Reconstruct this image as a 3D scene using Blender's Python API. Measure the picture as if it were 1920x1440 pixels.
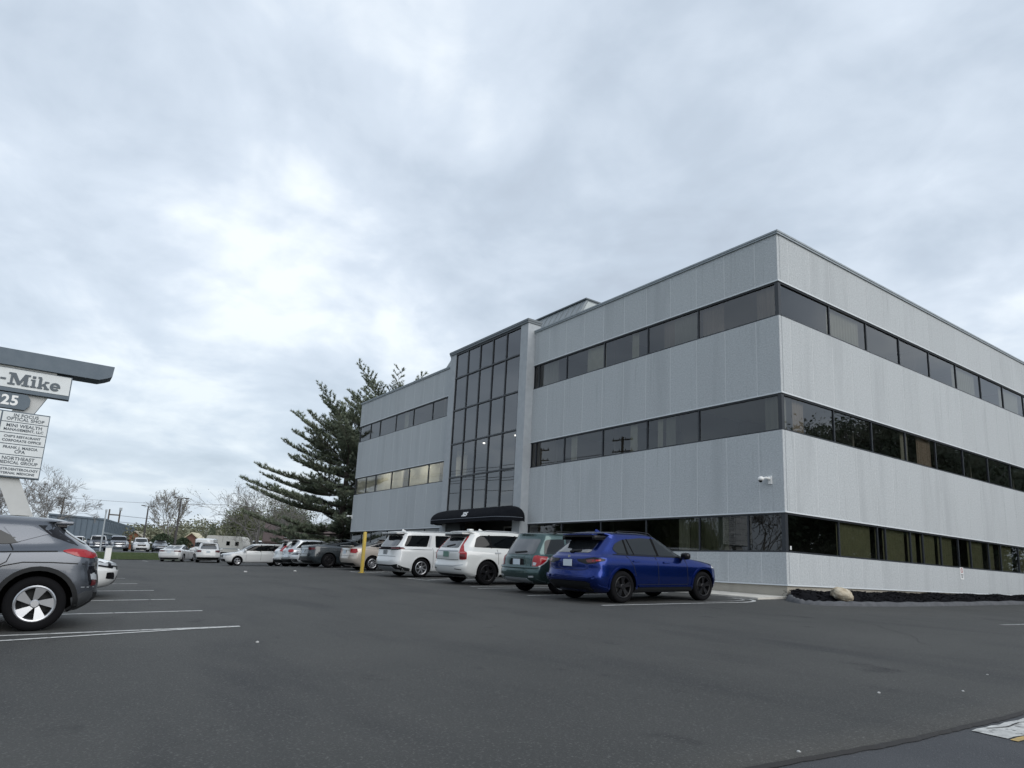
import bpy, bmesh, math, random
from math import sin, cos, pi, radians, sqrt
from mathutils import Vector, Matrix
from mathutils.bvhtree import BVHTree

# ------------------------------------------------------------------ reset
for o in list(bpy.data.objects):
    bpy.data.objects.remove(o, do_unlink=True)
SC = bpy.context.scene
COL = SC.collection
rnd = random.Random(7)

# ------------------------------------------------------------------ camera
cd = bpy.data.cameras.new('camera')
cam = bpy.data.objects.new('camera', cd)
COL.objects.link(cam)
cd.sensor_width = 36.0
cd.lens = 36.0 * 1282 / 1920
cd.shift_x = -6.15 / 1920
cd.shift_y = 91.16 / 1920
cd.clip_start = 0.05
cd.clip_end = 4000
_y, _p, _r = radians(54.88), radians(11.37), radians(2.72)
_F = Vector((-sin(_y) * cos(_p), cos(_y) * cos(_p), sin(_p)))
_R0 = Vector((cos(_y), sin(_y), 0)); _U0 = _R0.cross(_F)
_R = _R0 * cos(_r) + _U0 * sin(_r); _U = -_R0 * sin(_r) + _U0 * cos(_r)
cam.matrix_world = Matrix(((_R.x, _U.x, -_F.x, 11.83), (_R.y, _U.y, -_F.y, -18.17), (_R.z, _U.z, -_F.z, 0.03), (0, 0, 0, 1)))
SC.camera = cam
SC.render.resolution_x = 1024; SC.render.resolution_y = 768

# ------------------------------------------------------------------ world: overcast sky
SUN_EL, SUN_AZ = radians(30), radians(5)      # azimuth measured from +X towards +Y
W = bpy.data.worlds.new('World'); SC.world = W; W.use_nodes = True
nt = W.node_tree; nt.nodes.clear()
def N(t, **k):
    n = nt.nodes.new(t)
    for a, b in k.items(): setattr(n, a, b)
    return n
def LK(a, b): nt.links.new(a, b)
def MTH(op, a, b=None, clamp=False):
    n = N('ShaderNodeMath', operation=op, use_clamp=clamp)
    for i, v in enumerate((a, b)):
        if v is None: continue
        if isinstance(v, (int, float)): n.inputs[i].default_value = v
        else: LK(v, n.inputs[i])
    return n.outputs[0]
out = N('ShaderNodeOutputWorld'); bg = N('ShaderNodeBackground'); bg.inputs[1].default_value = 0.1
sky = N('ShaderNodeTexSky', sky_type='NISHITA')
sky.sun_disc = False; sky.sun_elevation = SUN_EL; sky.sun_rotation = radians(90) - SUN_AZ
sky.air_density = 1.5; sky.dust_density = 2.0
tc = N('ShaderNodeTexCoord'); sx = N('ShaderNodeSeparateXYZ'); LK(tc.outputs['Generated'], sx.inputs[0])
zz = MTH('ADD', MTH('MAXIMUM', sx.outputs[2], 0.0), 0.22)
cx = N('ShaderNodeCombineXYZ')
LK(MTH('DIVIDE', sx.outputs[0], zz), cx.inputs[0]); LK(MTH('DIVIDE', sx.outputs[1], zz), cx.inputs[1])
def noise(scale, detail, rough, dist, off):
    mp = N('ShaderNodeMapping'); mp.inputs['Location'].default_value = off
    LK(cx.outputs[0], mp.inputs[0])
    n = N('ShaderNodeTexNoise'); LK(mp.outputs[0], n.inputs['Vector'])
    n.inputs['Scale'].default_value = scale; n.inputs['Detail'].default_value = detail
    n.inputs['Roughness'].default_value = rough; n.inputs['Distortion'].default_value = dist
    return n.outputs[0]
CLOUD_OFF = (3.6, 10.0, 6.5)
big = noise(0.62, 2.0, 0.45, 0.25, CLOUD_OFF)
mid = noise(1.75, 5.0, 0.52, 0.35, (21.3, 28.1, 3.8))
fin = noise(5.0, 5.0, 0.55, 0.3, (1.3, 9.2, 2.0))
cl = MTH('ADD', MTH('ADD', MTH('MULTIPLY', big, 0.44), MTH('MULTIPLY', mid, 0.40)), MTH('MULTIPLY', fin, 0.16))
ramp = N('ShaderNodeValToRGB'); LK(cl, ramp.inputs[0])
e = ramp.color_ramp.elements
e[0].position = 0.37; e[0].color = (0.36, 0.41, 0.485, 1)
e[1].position = 0.60; e[1].color = (0.77, 0.825, 0.875, 1)
m1 = ramp.color_ramp.elements.new(0.47); m1.color = (0.46, 0.53, 0.62, 1)
m2 = ramp.color_ramp.elements.new(0.54); m2.color = (0.58, 0.65, 0.74, 1)
hz = N('ShaderNodeMapRange'); LK(sx.outputs[2], hz.inputs[0])
hz.inputs[1].default_value = 0.0; hz.inputs[2].default_value = 0.34; hz.inputs[3].default_value = 0.55; hz.inputs[4].default_value = 0.0
hm = N('ShaderNodeMix', data_type='RGBA'); LK(hz.outputs[0], hm.inputs[0]); LK(ramp.outputs[0], hm.inputs[6]); hm.inputs[7].default_value = (0.43, 0.525, 0.615, 1)
sc10 = N('ShaderNodeMix', data_type='RGBA', blend_type='MULTIPLY'); sc10.inputs[0].default_value = 1.0
LK(hm.outputs[2], sc10.inputs[6]); sc10.inputs[7].default_value = (10.0, 10.0, 10.0, 1)
mx = N('ShaderNodeMix', data_type='RGBA'); mx.inputs[0].default_value = 0.93
LK(sky.outputs[0], mx.inputs[6]); LK(sc10.outputs[2], mx.inputs[7])
LK(mx.outputs[2], bg.inputs[0]); LK(bg.outputs[0], out.inputs[0])

# ------------------------------------------------------------------ sun (diffused by the cloud)
sd = bpy.data.lights.new('sun', 'SUN'); sun = bpy.data.objects.new('sun', sd); COL.objects.link(sun)
sd.energy = 1.5; sd.angle = radians(60); sd.color = (1.0, 0.97, 0.93)
sdir = Vector((cos(SUN_EL) * cos(SUN_AZ), cos(SUN_EL) * sin(SUN_AZ), sin(SUN_EL)))
sun.rotation_euler = sdir.to_track_quat('Z', 'Y').to_euler()
sun.location = sdir * 100

# ------------------------------------------------------------------ exposure
SC.view_settings.view_transform = 'Standard'; SC.view_settings.look = 'None'
SC.view_settings.exposure = 0.38; SC.view_settings.gamma = 1.0; SC.view_settings.use_curve_mapping = False

# ------------------------------------------------------------------ materials
MATS = {}
def mat(name, base, rough=0.6, metal=0.0, var=None, vscale=6.0, bump=0.0, bscale=60.0, spec=0.5, coat=0.0, streak=None, obj_rand=0.0, ior=None, stretch=None, detail=6.0, speck=None, drip=None):
    """principled material in world-space procedural noise"""
    if name in MATS: return MATS[name]
    m = bpy.data.materials.new(name); m.use_nodes = True; t = m.node_tree; b = t.nodes['Principled BSDF']
    b.inputs['Base Color'].default_value = (*base, 1); b.inputs['Roughness'].default_value = rough; b.inputs['Metallic'].default_value = metal
    b.inputs['Specular IOR Level'].default_value = spec
    if coat: b.inputs['Coat Weight'].default_value = coat; b.inputs['Coat Roughness'].default_value = 0.04
    if ior: b.inputs['IOR'].default_value = ior
    def nn(ty, **k):
        n = t.nodes.new(ty)
        for a, c in k.items(): setattr(n, a, c)
        return n
    col = None
    geo = nn('ShaderNodeNewGeometry')
    def nz(scale, det=detail, st=None, rough_=0.55):
        src = geo.outputs['Position']
        if st:
            mp = nn('ShaderNodeMapping'); mp.inputs['Scale'].default_value = st; t.links.new(src, mp.inputs[0]); src = mp.outputs[0]
        n = nn('ShaderNodeTexNoise'); t.links.new(src, n.inputs['Vector'])
        n.inputs['Scale'].default_value = scale; n.inputs['Detail'].default_value = det; n.inputs['Roughness'].default_value = rough_
        return n.outputs[0]
    def mixc(f, a, c):
        n = nn('ShaderNodeMix', data_type='RGBA'); t.links.new(f, n.inputs[0])
        for v, i in ((a, 6), (c, 7)):
            if isinstance(v, tuple): n.inputs[i].default_value = (*v, 1)
            else: t.links.new(v, n.inputs[i])
        return n.outputs[2]
    def contrast(f, lo, hi):
        r = nn('ShaderNodeMapRange'); t.links.new(f, r.inputs[0]); r.inputs[1].default_value = lo; r.inputs[2].default_value = hi
        return r.outputs[0]
    if var:
        col = mixc(contrast(nz(vscale, st=stretch), 0.32, 0.68), base, var)
    if streak:
        scol, ssc, lo, hi = streak
        f = contrast(nz(1.0, st=ssc), lo, hi)
        col = mixc(f, col if col is not None else base, scol)
    if drip:
        dcol, dsc, dlo, dhi = drip
        col = mixc(contrast(nz(1.0, 4.0, st=dsc), dlo, dhi), col if col is not None else base, dcol)
    if speck:
        pc, psc, lo, hi = speck
        col = mixc(contrast(nz(psc, 3.0), lo, hi), col if col is not None else base, pc)
    if obj_rand:
        oi = nn('ShaderNodeObjectInfo'); hv = nn('ShaderNodeHueSaturation')
        mr = nn('ShaderNodeMapRange'); t.links.new(oi.outputs['Random'], mr.inputs[0]); mr.inputs[3].default_value = 1 - obj_rand; mr.inputs[4].default_value = 1 + obj_rand
        t.links.new(mr.outputs[0], hv.inputs['Value'])
        if col is not None: t.links.new(col, hv.inputs['Color'])
        else: hv.inputs['Color'].default_value = (*base, 1)
        col = hv.outputs[0]
    if col is not None: t.links.new(col, b.inputs['Base Color'])
    if bump:
        bp = nn('ShaderNodeBump'); bp.inputs['Strength'].default_value = bump; bp.inputs['Distance'].default_value = 0.02
        t.links.new(nz(bscale, 8.0), bp.inputs['Height']); t.links.new(bp.outputs[0], b.inputs['Normal'])
    m['b'] = 0
    MATS[name] = m
    return m
def glass_mat(name, tint, ior, rough=0.0):
    if name in MATS: return MATS[name]
    m = bpy.data.materials.new(name); m.use_nodes = True; t = m.node_tree; t.nodes.clear()
    o = t.nodes.new('ShaderNodeOutputMaterial'); mixn = t.nodes.new('ShaderNodeMixShader')
    tr = t.nodes.new('ShaderNodeBsdfTransparent'); tr.inputs[0].default_value = (*tint, 1)
    gl = t.nodes.new('ShaderNodeBsdfGlossy'); gl.inputs['Roughness'].default_value = rough; gl.inputs[0].default_value = (0.92, 0.93, 0.95, 1)
    fr = t.nodes.new('ShaderNodeFresnel'); fr.inputs[0].default_value = ior
    t.links.new(fr.outputs[0], mixn.inputs[0]); t.links.new(tr.outputs[0], mixn.inputs[1]); t.links.new(gl.outputs[0], mixn.inputs[2]); t.links.new(mixn.outputs[0], o.inputs[0])
    MATS[name] = m; return m
def emit_mat(name, col, s):
    m = bpy.data.materials.new(name); m.use_nodes = True; b = m.node_tree.nodes['Principled BSDF']
    b.inputs['Emission Color'].default_value = (*col, 1); b.inputs['Emission Strength'].default_value = s
    MATS[name] = m; return m

M_WALL = mat('precast_concrete', (0.395, 0.42, 0.435), 0.85, var=(0.51, 0.535, 0.55), vscale=18, bump=0.7, bscale=32, streak=((0.35, 0.37, 0.385), (1.1, 1.1, 0.16), 0.52, 0.9), obj_rand=0.025, spec=0.3, drip=((0.33, 0.35, 0.36), (7.0, 7.0, 0.32), 0.60, 0.82))
M_TOWER = mat('tower_stucco', (0.37, 0.395, 0.42), 0.85, var=(0.42, 0.445, 0.465), vscale=4, bump=0.2, bscale=70, spec=0.3)
M_CAULK = mat('joint_sealant', (0.60, 0.62, 0.63), 0.7)
M_EDGE = mat('pale_edge_trim', (0.62, 0.655, 0.68), 0.6)
M_COPE = mat('coping_metal', (0.27, 0.305, 0.33), 0.45, metal=0.0, var=(0.32, 0.355, 0.38), vscale=3)
M_COPE2 = mat('tower_coping_metal', (0.12, 0.14, 0.155), 0.45)
M_BRONZE = mat('dark_bronze_frame', (0.022, 0.026, 0.032), 0.4, spec=0.5)
M_FOUND = mat('foundation_concrete', (0.40, 0.375, 0.325), 0.9, var=(0.36, 0.335, 0.29), vscale=2.5, bump=0.3, bscale=30, streak=((0.25, 0.235, 0.21), (1.2, 1.2, 0.5), 0.58, 0.85))
M_WALK = mat('walkway_concrete', (0.58, 0.555, 0.50), 0.9, var=(0.47, 0.45, 0.41), vscale=3, bump=0.2)
M_GLASS = glass_mat('tinted_glass', (0.66, 0.67, 0.63), 1.85)
M_GLASST = glass_mat('tower_glass', (0.36, 0.37, 0.37), 2.2)
M_GLASSG = glass_mat('tinted_glass_lower', (0.48, 0.50, 0.45), 1.75)
M_INT = mat('interior_wall', (0.30, 0.29, 0.27), 0.9)
M_INTD = mat('interior_dark', (0.05, 0.052, 0.055), 0.9)
M_CEIL = mat('interior_ceiling', (0.55, 0.55, 0.53), 0.9)
M_BCREAM = mat('cream_blind', (0.82, 0.80, 0.68), 0.8, var=(0.70, 0.67, 0.57), vscale=3)
M_BOLIVE = mat('olive_blind', (0.42, 0.42, 0.30), 0.85, var=(0.36, 0.36, 0.26), vscale=3)
M_BBROWN = mat('brown_drape', (0.44, 0.36, 0.31), 0.85, var=(0.34, 0.28, 0.24), vscale=9, stretch=(1, 1, 0.05))
M_BGREY = mat('grey_drape', (0.42, 0.42, 0.38), 0.85)
M_SPAN = mat('spandrel_backing', (0.20, 0.235, 0.265), 0.8)
M_SPAN2 = mat('spandrel_backing_dark', (0.11, 0.13, 0.15), 0.8)
M_CANVAS = mat('black_canvas', (0.005, 0.006, 0.009), 0.85, var=(0.008, 0.009, 0.012), vscale=4, bump=0.1, bscale=120, spec=0.12)
M_WHITE = mat('white_paint', (0.72, 0.73, 0.73), 0.4)
M_SCRAP = mat('pale_scrap', (0.42, 0.42, 0.41), 0.8)
M_OFFW = mat('offwhite_plastic', (0.80, 0.80, 0.78), 0.45)
M_ROOFM = mat('standing_seam_metal', (0.19, 0.215, 0.23), 0.45, var=(0.23, 0.255, 0.27), vscale=2)
M_ASPH = mat('asphalt', (0.047, 0.048, 0.0465), 0.76, var=(0.065, 0.065, 0.062), vscale=0.35, bump=0.5, bscale=110, streak=((0.034, 0.035, 0.036), (0.25, 0.9, 1), 0.52, 0.75), spec=0.3, speck=((0.125, 0.125, 0.12), 55.0, 0.55, 0.74), drip=((0.026, 0.026, 0.027), (1.1, 1.6, 1.0), 0.64, 0.76))
M_ROAD = mat('road_asphalt', (0.070, 0.073, 0.079), 0.85, var=(0.056, 0.059, 0.065), vscale=1.2, bump=0.6, bscale=90, spec=0.35, speck=((0.15, 0.152, 0.155), 60.0, 0.60, 0.8))
M_DSTRIP = mat('dark_strip', (0.018, 0.018, 0.019), 0.8)
M_LINE = mat('worn_white_line', (0.58, 0.585, 0.565), 0.8, var=(0.36, 0.36, 0.35), vscale=9, bump=0.3, bscale=100, drip=((0.12, 0.12, 0.118), (12.0, 12.0, 12.0), 0.58, 0.66))
M_LINEF = mat('faded_white_line', (0.42, 0.42, 0.41), 0.8, var=(0.20, 0.20, 0.20), vscale=7)
M_YLINE = mat('worn_yellow_line', (0.52, 0.36, 0.12), 0.8, var=(0.30, 0.22, 0.10), vscale=8)
M_SOIL = mat('ground_soil', (0.075, 0.085, 0.045), 0.95, var=(0.055, 0.07, 0.03), vscale=0.6)
M_GRASS = mat('grass_blades', (0.060, 0.088, 0.036), 0.8, var=(0.080, 0.108, 0.042), vscale=0.8)
M_MULCH = mat('black_mulch', (0.008, 0.008, 0.010), 0.95, bump=1.0, bscale=40, spec=0.08)
M_KERB = mat('asphalt_kerb', (0.060, 0.063, 0.070), 0.8, var=(0.095, 0.098, 0.106), vscale=4, bump=0.6, bscale=60)
M_ROCK = mat('tan_rock', (0.56, 0.51, 0.41), 0.9, var=(0.36, 0.29, 0.20), vscale=9, bump=1.0, bscale=18)
M_YELLOW = mat('yellow_paint', (0.66, 0.46, 0.06), 0.5, var=(0.56, 0.42, 0.11), vscale=8)
M_BARK = mat('bark', (0.075, 0.062, 0.052), 0.95, var=(0.05, 0.042, 0.036), vscale=6)
M_TWIG = mat('bare_twigs', (0.19, 0.18, 0.17), 0.95)
M_PINE = mat('pine_needles', (0.115, 0.15, 0.105), 0.75, var=(0.185, 0.205, 0.135), vscale=1.1, obj_rand=0.05)
M_LEAF1 = mat('spring_leaves', (0.10, 0.125, 0.05), 0.75, var=(0.14, 0.155, 0.075), vscale=1.5)
M_LEAF2 = mat('dark_leaves', (0.035, 0.055, 0.03), 0.75, var=(0.05, 0.075, 0.035), vscale=1.2)
M_BUD = mat('bud_haze', (0.13, 0.12, 0.095), 0.85, var=(0.10, 0.12, 0.07), vscale=1.0)
M_HILL = mat('hill_woodland', (0.20, 0.225, 0.15), 0.95, var=(0.14, 0.17, 0.11), vscale=0.08)
M_STEELB = mat('blue_grey_siding', (0.115, 0.15, 0.185), 0.7, var=(0.135, 0.17, 0.205), vscale=0.7)
M_BRICK = mat('red_brown_brick', (0.15, 0.075, 0.06), 0.9, var=(0.19, 0.10, 0.08), vscale=2)
M_ROOFB = mat('brown_shingles', (0.13, 0.095, 0.09), 0.9, var=(0.10, 0.075, 0.072), vscale=3)
M_CREAM = mat('cream_siding', (0.55, 0.50, 0.36), 0.8)
M_POLE = mat('dark_pole_metal', (0.055, 0.05, 0.05), 0.6)
M_WOODP = mat('weathered_pole_wood', (0.10, 0.085, 0.072), 0.9, var=(0.07, 0.06, 0.05), vscale=5)
M_GALV = mat('galvanised_metal', (0.33, 0.36, 0.38), 0.5)
M_SIGNP = mat('sign_face_white', (0.66, 0.69, 0.70), 0.6, var=(0.60, 0.63, 0.64), vscale=2)
M_SIGND = mat('sign_blue_grey', (0.075, 0.105, 0.135), 0.55, var=(0.095, 0.125, 0.155), vscale=3)
M_SIGNPOST = mat('sign_post_panel', (0.50, 0.51, 0.505), 0.7, var=(0.45, 0.46, 0.455), vscale=2)
M_INK = mat('sign_lettering', (0.085, 0.105, 0.125), 0.6)
M_REDINK = mat('red_print', (0.38, 0.05, 0.06), 0.6)
# vehicles
def paint(n, c, metal=0.0, rough=0.28): return mat('car_paint_' + n, c, rough, metal=metal, coat=0.9, spec=0.5)
M_CGLASS = mat('car_glass', (0.003, 0.004, 0.005), 0.03, spec=0.5, ior=1.36)
M_CGLASS2 = mat('car_glass_clear', (0.010, 0.013, 0.015), 0.03, spec=0.5, ior=1.46)
M_CGLASSR = mat('car_rear_glass', (0.010, 0.012, 0.014), 0.03, spec=0.5, ior=2.3)
M_PILLAR = mat('pillar_black', (0.004, 0.004, 0.005), 0.7, spec=0.1)
M_BLACK = mat('black_plastic', (0.010, 0.011, 0.012), 0.6, spec=0.25)
M_GBLACK = mat('gloss_black', (0.006, 0.006, 0.008), 0.2, spec=0.3)
M_TYRE = mat('tyre_rubber', (0.006, 0.006, 0.007), 0.85, spec=0.12)
M_WELL = mat('wheel_well', (0.003, 0.003, 0.003), 0.95, spec=0.1)
M_ALLOY = mat('alloy', (0.46, 0.47, 0.49), 0.28, metal=0.8)
M_ALLOYD = mat('dark_alloy', (0.010, 0.010, 0.012), 0.35, metal=0.2, spec=0.3)
M_CHROME = mat('chrome_trim', (0.62, 0.64, 0.66), 0.18, metal=0.9)
M_RED = mat('tail_lamp_red', (0.30, 0.006, 0.010), 0.2, coat=0.35)
M_REDD = mat('tail_lamp_dark_red', (0.085, 0.005, 0.008), 0.2, coat=0.35)
M_LENS = mat('clear_lamp', (0.45, 0.47, 0.49), 0.12, metal=0.2, coat=0.8)
M_PLATE = mat('licence_plate', (0.55, 0.62, 0.68), 0.5)
M_PLATEG = mat('green_licence_plate', (0.12, 0.22, 0.18), 0.5)
M_SILV = mat('silver_skid', (0.32, 0.34, 0.36), 0.4, metal=0.4)

# ------------------------------------------------------------------ object helpers
def tag(o, label=None, cat=None, group=None, kind=None):
    if label: o['label'] = label
    if cat: o['category'] = cat
    if group: o['group'] = group
    if kind: o['kind'] = kind
    return o
def empty(name, loc=(0, 0, 0), label=None, cat=None, group=None, kind=None, parent=None):
    o = bpy.data.objects.new(name, None); COL.objects.link(o); o.location = loc; o.empty_display_size = 0.2
    if parent: o.parent = parent
    return tag(o, label, cat, group, kind)
def link(name, me, parent=None, loc=None, rot=None):
    o = bpy.data.objects.new(name, me); COL.objects.link(o)
    if parent: o.parent = parent
    if loc is not None: o.location = loc
    if rot is not None: o.rotation_euler = rot
    return o
def mesh(name, verts, faces, mats, smooth=False, idx=None, sharp=None):
    me = bpy.data.meshes.new(name); me.from_pydata([tuple(v) for v in verts], [], faces)
    for m in (mats if isinstance(mats, (list, tuple)) else [mats]): me.materials.append(m)
    if idx: me.polygons.foreach_set('material_index', idx)
    if smooth:
        me.polygons.foreach_set('use_smooth', [True] * len(me.polygons))
        if sharp: me.set_sharp_from_angle(angle=radians(sharp))
    me.update(); return me
class MB:
    """collects boxes, tubes, sheets for ONE mesh"""
    def __init__(s): s.v = []; s.f = []
    def add(s, vs, fs):
        b = len(s.v); s.v += [tuple(v) for v in vs]; s.f += [tuple(i + b for i in f) for f in fs]; return s
    def box(s, x0, x1, y0, y1, z0, z1):
        return s.add([(x0, y0, z0), (x1, y0, z0), (x1, y1, z0), (x0, y1, z0), (x0, y0, z1), (x1, y0, z1), (x1, y1, z1), (x0, y1, z1)],
                     [(0, 3, 2, 1), (4, 5, 6, 7), (0, 1, 5, 4), (1, 2, 6, 5), (2, 3, 7, 6), (3, 0, 4, 7)])
    def prism(s, pts, axis, a0, a1):
        """extrude 2D polygon; axis x: pts are (y,z); y: (x,z); z: (x,y)"""
        n = len(pts)
        def p(q, a): return (a, q[0], q[1]) if axis == 'x' else (q[0], a, q[1]) if axis == 'y' else (q[0], q[1], a)
        vs = [p(q, a0) for q in pts] + [p(q, a1) for q in pts]
        return s.add(vs, [tuple(range(n))[::-1], tuple(range(n, 2 * n))] + [(i, (i + 1) % n, n + (i + 1) % n, n + i) for i in range(n)])
    def tube(s, pts, rad, n=8, caps=True):
        pts = [Vector(p) for p in pts]; R = rad if isinstance(rad, (list, tuple)) else [rad] * len(pts)
        rings = []; up = None
        for i, p in enumerate(pts):
            d = (pts[min(i + 1, len(pts) - 1)] - pts[max(i - 1, 0)]).normalized()
            a = d.cross(Vector((0, 0, 1))) if abs(d.z) < 0.95 else d.cross(Vector((1, 0, 0)))
            if up is not None:
                a = up - d * up.dot(d)
            a.normalize(); up = a; b = d.cross(a)
            rings.append([p + (a * cos(2 * pi * k / n) + b * sin(2 * pi * k / n)) * R[i] for k in range(n)])
        vs = [q for r in rings for q in r]; fs = []
        for i in range(len(pts) - 1):
            for k in range(n):
                fs.append((i * n + k, i * n + (k + 1) % n, (i + 1) * n + (k + 1) % n, (i + 1) * n + k))
        if caps: fs += [tuple(range(n))[::-1], tuple(range((len(pts) - 1) * n, len(pts) * n))]
        return s.add(vs, fs)
    def quad(s, a, b, c, d): return s.add([a, b, c, d], [(0, 1, 2, 3)])
    def build(s, name, m, parent=None, smooth=False, sharp=35, loc=None, rot=None):
        return link(name, mesh(name, s.v, s.f, m, smooth, None, sharp if smooth else None), parent, loc, rot)
def lerp(a, b, t): return a + (b - a) * t
def clamp(v, a, b): return max(a, min(b, v))
def sstep(a, b, v):
    t = clamp((v - a) / (b - a), 0, 1); return t * t * (3 - 2 * t)
def pw(pts, x):
    """piecewise linear through sorted (x, value)"""
    if x <= pts[0][0]: return pts[0][1]
    for (x0, v0), (x1, v1) in zip(pts, pts[1:]):
        if x <= x1: return lerp(v0, v1, (x - x0) / (x1 - x0))
    return pts[-1][1]

# ------------------------------------------------------------------ ground relief (the lot climbs to the building)
PROF = [(-400, .9), (-130, 0.75), (-84, 0.45), (-76, 0.38), (-66, -0.06), (-58, -0.26), (-50, -0.30), (-37, -0.27), (-31, -0.17), (-24, 0.0)]
def gz(x, y):
    z = -0.415 - 0.0135 * clamp(x, -22, 13) + 0.0327 * clamp(y, -24, 0.0) + pw(PROF, x)
    if y > 0: z += 0.008 * min(y, 30) * (1 if x > -1 else 0)
    z -= 0.085 * sstep(0, 1.2, x) * sstep(-4, -0.5, y) * (1 - sstep(3, 14, y)) * (1 - sstep(5, 10, x))
    return z
def gn(x, y):
    d = 0.6
    return Vector((-(gz(x + d, y) - gz(x - d, y)) / (2 * d), -(gz(x, y + d) - gz(x, y - d)) / (2 * d), 1)).normalized()

# ================================================================== SETTING
def frange(a, b, s):
    n = max(1, int(round((b - a) / s))); return [a + (b - a) * i / n for i in range(n + 1)]
def sheet(name, xs, ys, zf, m, kind='structure', xf=None, smooth=True):
    vs = []; fs = []; nx = len(xs)
    for y in ys:
        for i, x in enumerate(xs):
            X = xf(i, x, y) if xf else x
            vs.append((X, y, zf(X, y)))
    for j in range(len(ys) - 1):
        for i in range(nx - 1):
            fs.append((j * nx + i, j * nx + i + 1, (j + 1) * nx + i + 1, (j + 1) * nx + i))
    o = link(name, mesh(name, vs, fs, m, smooth)); tag(o, kind=kind); return o
sheet('ground', [-1500, -700, -350, -200] + frange(-140, -20, 4) + frange(-18, 30, 3) + [60, 120, 300, 1200], [-1200, -400, -150] + frange(-80, 80, 4) + [150, 400, 1200], lambda x, y: gz(x, y) - 0.03, M_SOIL)
SEAM = [(-60, 8.0), (-20, 8.9), (-14.49, 9.27), (-13.07, 9.43), (-12.0, 9.475), (-11.3, 9.49), (-6, 9.75), (40, 12)]
jr = random.Random(3); JIT = {}
def seam(y):
    k = round(y, 3)
    if k not in JIT: JIT[k] = pw(SEAM, y) + jr.uniform(-0.006, 0.006) + 0.005 * sin(y * 3.1)
    return JIT[k]
lot_y = frange(-21.5, -17, 0.5) + frange(-16.9, -7, 0.06) + frange(-6.5, 2, 0.5) + frange(3, 48, 3)
base_x = frange(-59, -20, 3) + frange(-18, 7.5, 1.0)
lot_x = base_x + [8.2, 9.0, 9.1]
def lotx(i, x, y):
    n = len(lot_x); s = seam(y)
    if i == n - 1: return s + 0.004
    if i == n - 2: return s
    if i == n - 3: return s - 0.4
    return min(x, s - 0.5)
def lotz(x, y):
    return gz(x, y) + (0.02 if x <= seam(y) + 0.002 else -0.02)
sheet('parking_lot', lot_x, lot_y, lotz, M_ASPH, xf=lotx)
road_x = [0.0, 0.05, 0.5, 1.5, 4, 9, 16]
sheet('road', road_x, lot_y, lambda x, y: gz(x, y), M_ROAD, xf=lambda i, x, y: seam(y) - 0.01 + x)
sheet('far_parking_lot', frange(-104, -74.5, 3), frange(-40, 14, 3), lambda x, y: gz(x, y) + 0.0, mat('far_asphalt', (0.10, 0.105, 0.11), 0.85))
sheet('lot_apron', frange(-75, -58.9, 2), frange(-5.6, 14, 2), lambda x, y: gz(x, y) + .012, MATS['far_asphalt'])
# dark jagged strip along the overlay edge
vs = []; fs = []; yy = [y for y in lot_y if -17 < y < -6.5]
for k, y in enumerate(yy):
    w = 0.012 + 0.006 * sin(y * 9) * sin(y * 4.3) + jr.uniform(0, 0.008)
    vs += [(seam(y) - 0.004, y, gz(seam(y), y) + 0.0245), (seam(y) + max(0.006, w), y, gz(seam(y), y) + 0.005)]
    if k: fs.append((2 * k - 2, 2 * k - 1, 2 * k + 1, 2 * k))
tag(link('pavement_seam', mesh('pavement_seam', vs, fs, M_DSTRIP)), kind='structure')

def strip(name, pts, w, m, dz=0.024, step=0.5, label=None, jit=0.0):
    """painted stripe following the ground"""
    P = []
    for (a, b) in zip(pts, pts[1:]):
        n = max(1, int(math.hypot(b[0] - a[0], b[1] - a[1]) / step))
        P += [(lerp(a[0], b[0], i / n), lerp(a[1], b[1], i / n)) for i in range(n)]
    P.append(pts[-1]); vs = []; fs = []
    for i, p in enumerate(P):
        a = P[max(0, i - 1)]; b = P[min(len(P) - 1, i + 1)]
        d = Vector((b[0] - a[0], b[1] - a[1], 0)).normalized(); n = Vector((-d.y, d.x, 0)) * w / 2
        j1, j2 = 1 + rnd.uniform(-jit, jit), 1 + rnd.uniform(-jit, jit)
        for s, j in ((1, j1), (-1, j2)):
            q = Vector((p[0], p[1], 0)) + n * s * j
            vs.append((q.x, q.y, gz(q.x, q.y) + dz))
        if i: fs.append((2 * i - 2, 2 * i - 1, 2 * i + 1, 2 * i))
    o = link(name, mesh(name, vs, fs, m)); tag(o, kind='structure'); return o
# left bays (stall lines run along y), ends measured at y = -15.5
for i, x in enumerate((1.51, -0.95, -3.5, -6.2, -8.95, -11.7, -14.4)):
    strip('parking_line', [(x + 0.0, -20.5), (x, -15.48)], 0.095, M_LINE, jit=0.12)
strip('parking_line', [(2.55, -20.9), (2.1, -18.6), (1.62, -16.2), (1.55, -15.5)], 0.085, M_LINE, dz=0.026, jit=0.12)
# bays at the building
for x, y0, y1 in ((-2.72, -7.3, -2.0), (-5.6, -7.0, -2.0), (-6.5, -6.7, -2.0), (-10.1, -6.3, -2.0), (-11.6, -6.3, -2.0), (-15.9, -6.2, -2), (-17.3, -6.2, -2), (-20.7, -6.2, -1.6), (-24.3, -6.2, -1.6), (-28.0, -6.0, -1.5), (-31.6, -6.0, -1.5)):
    strip('parking_line', [(x, y0), (x, y1)], 0.1, M_LINE, jit=0.12)
strip('parking_line', [(-11.6, -6.3), (-10.1, -6.3)], 0.1, M_LINE)
strip('parking_line', [(-11.5, -4.0), (-10.2, -6.2)], 0.1, M_LINE); strip('parking_line', [(-11.5, -2.4), (-10.2, -4.6)], 0.1, M_LINE)
strip('parking_line', [(-17.2, -4.6), (-16.0, -6.1)], 0.1, M_LINE); strip('parking_line', [(-17.3, -6.2), (-15.9, -6.2)], 0.1, M_LINE)
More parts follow.
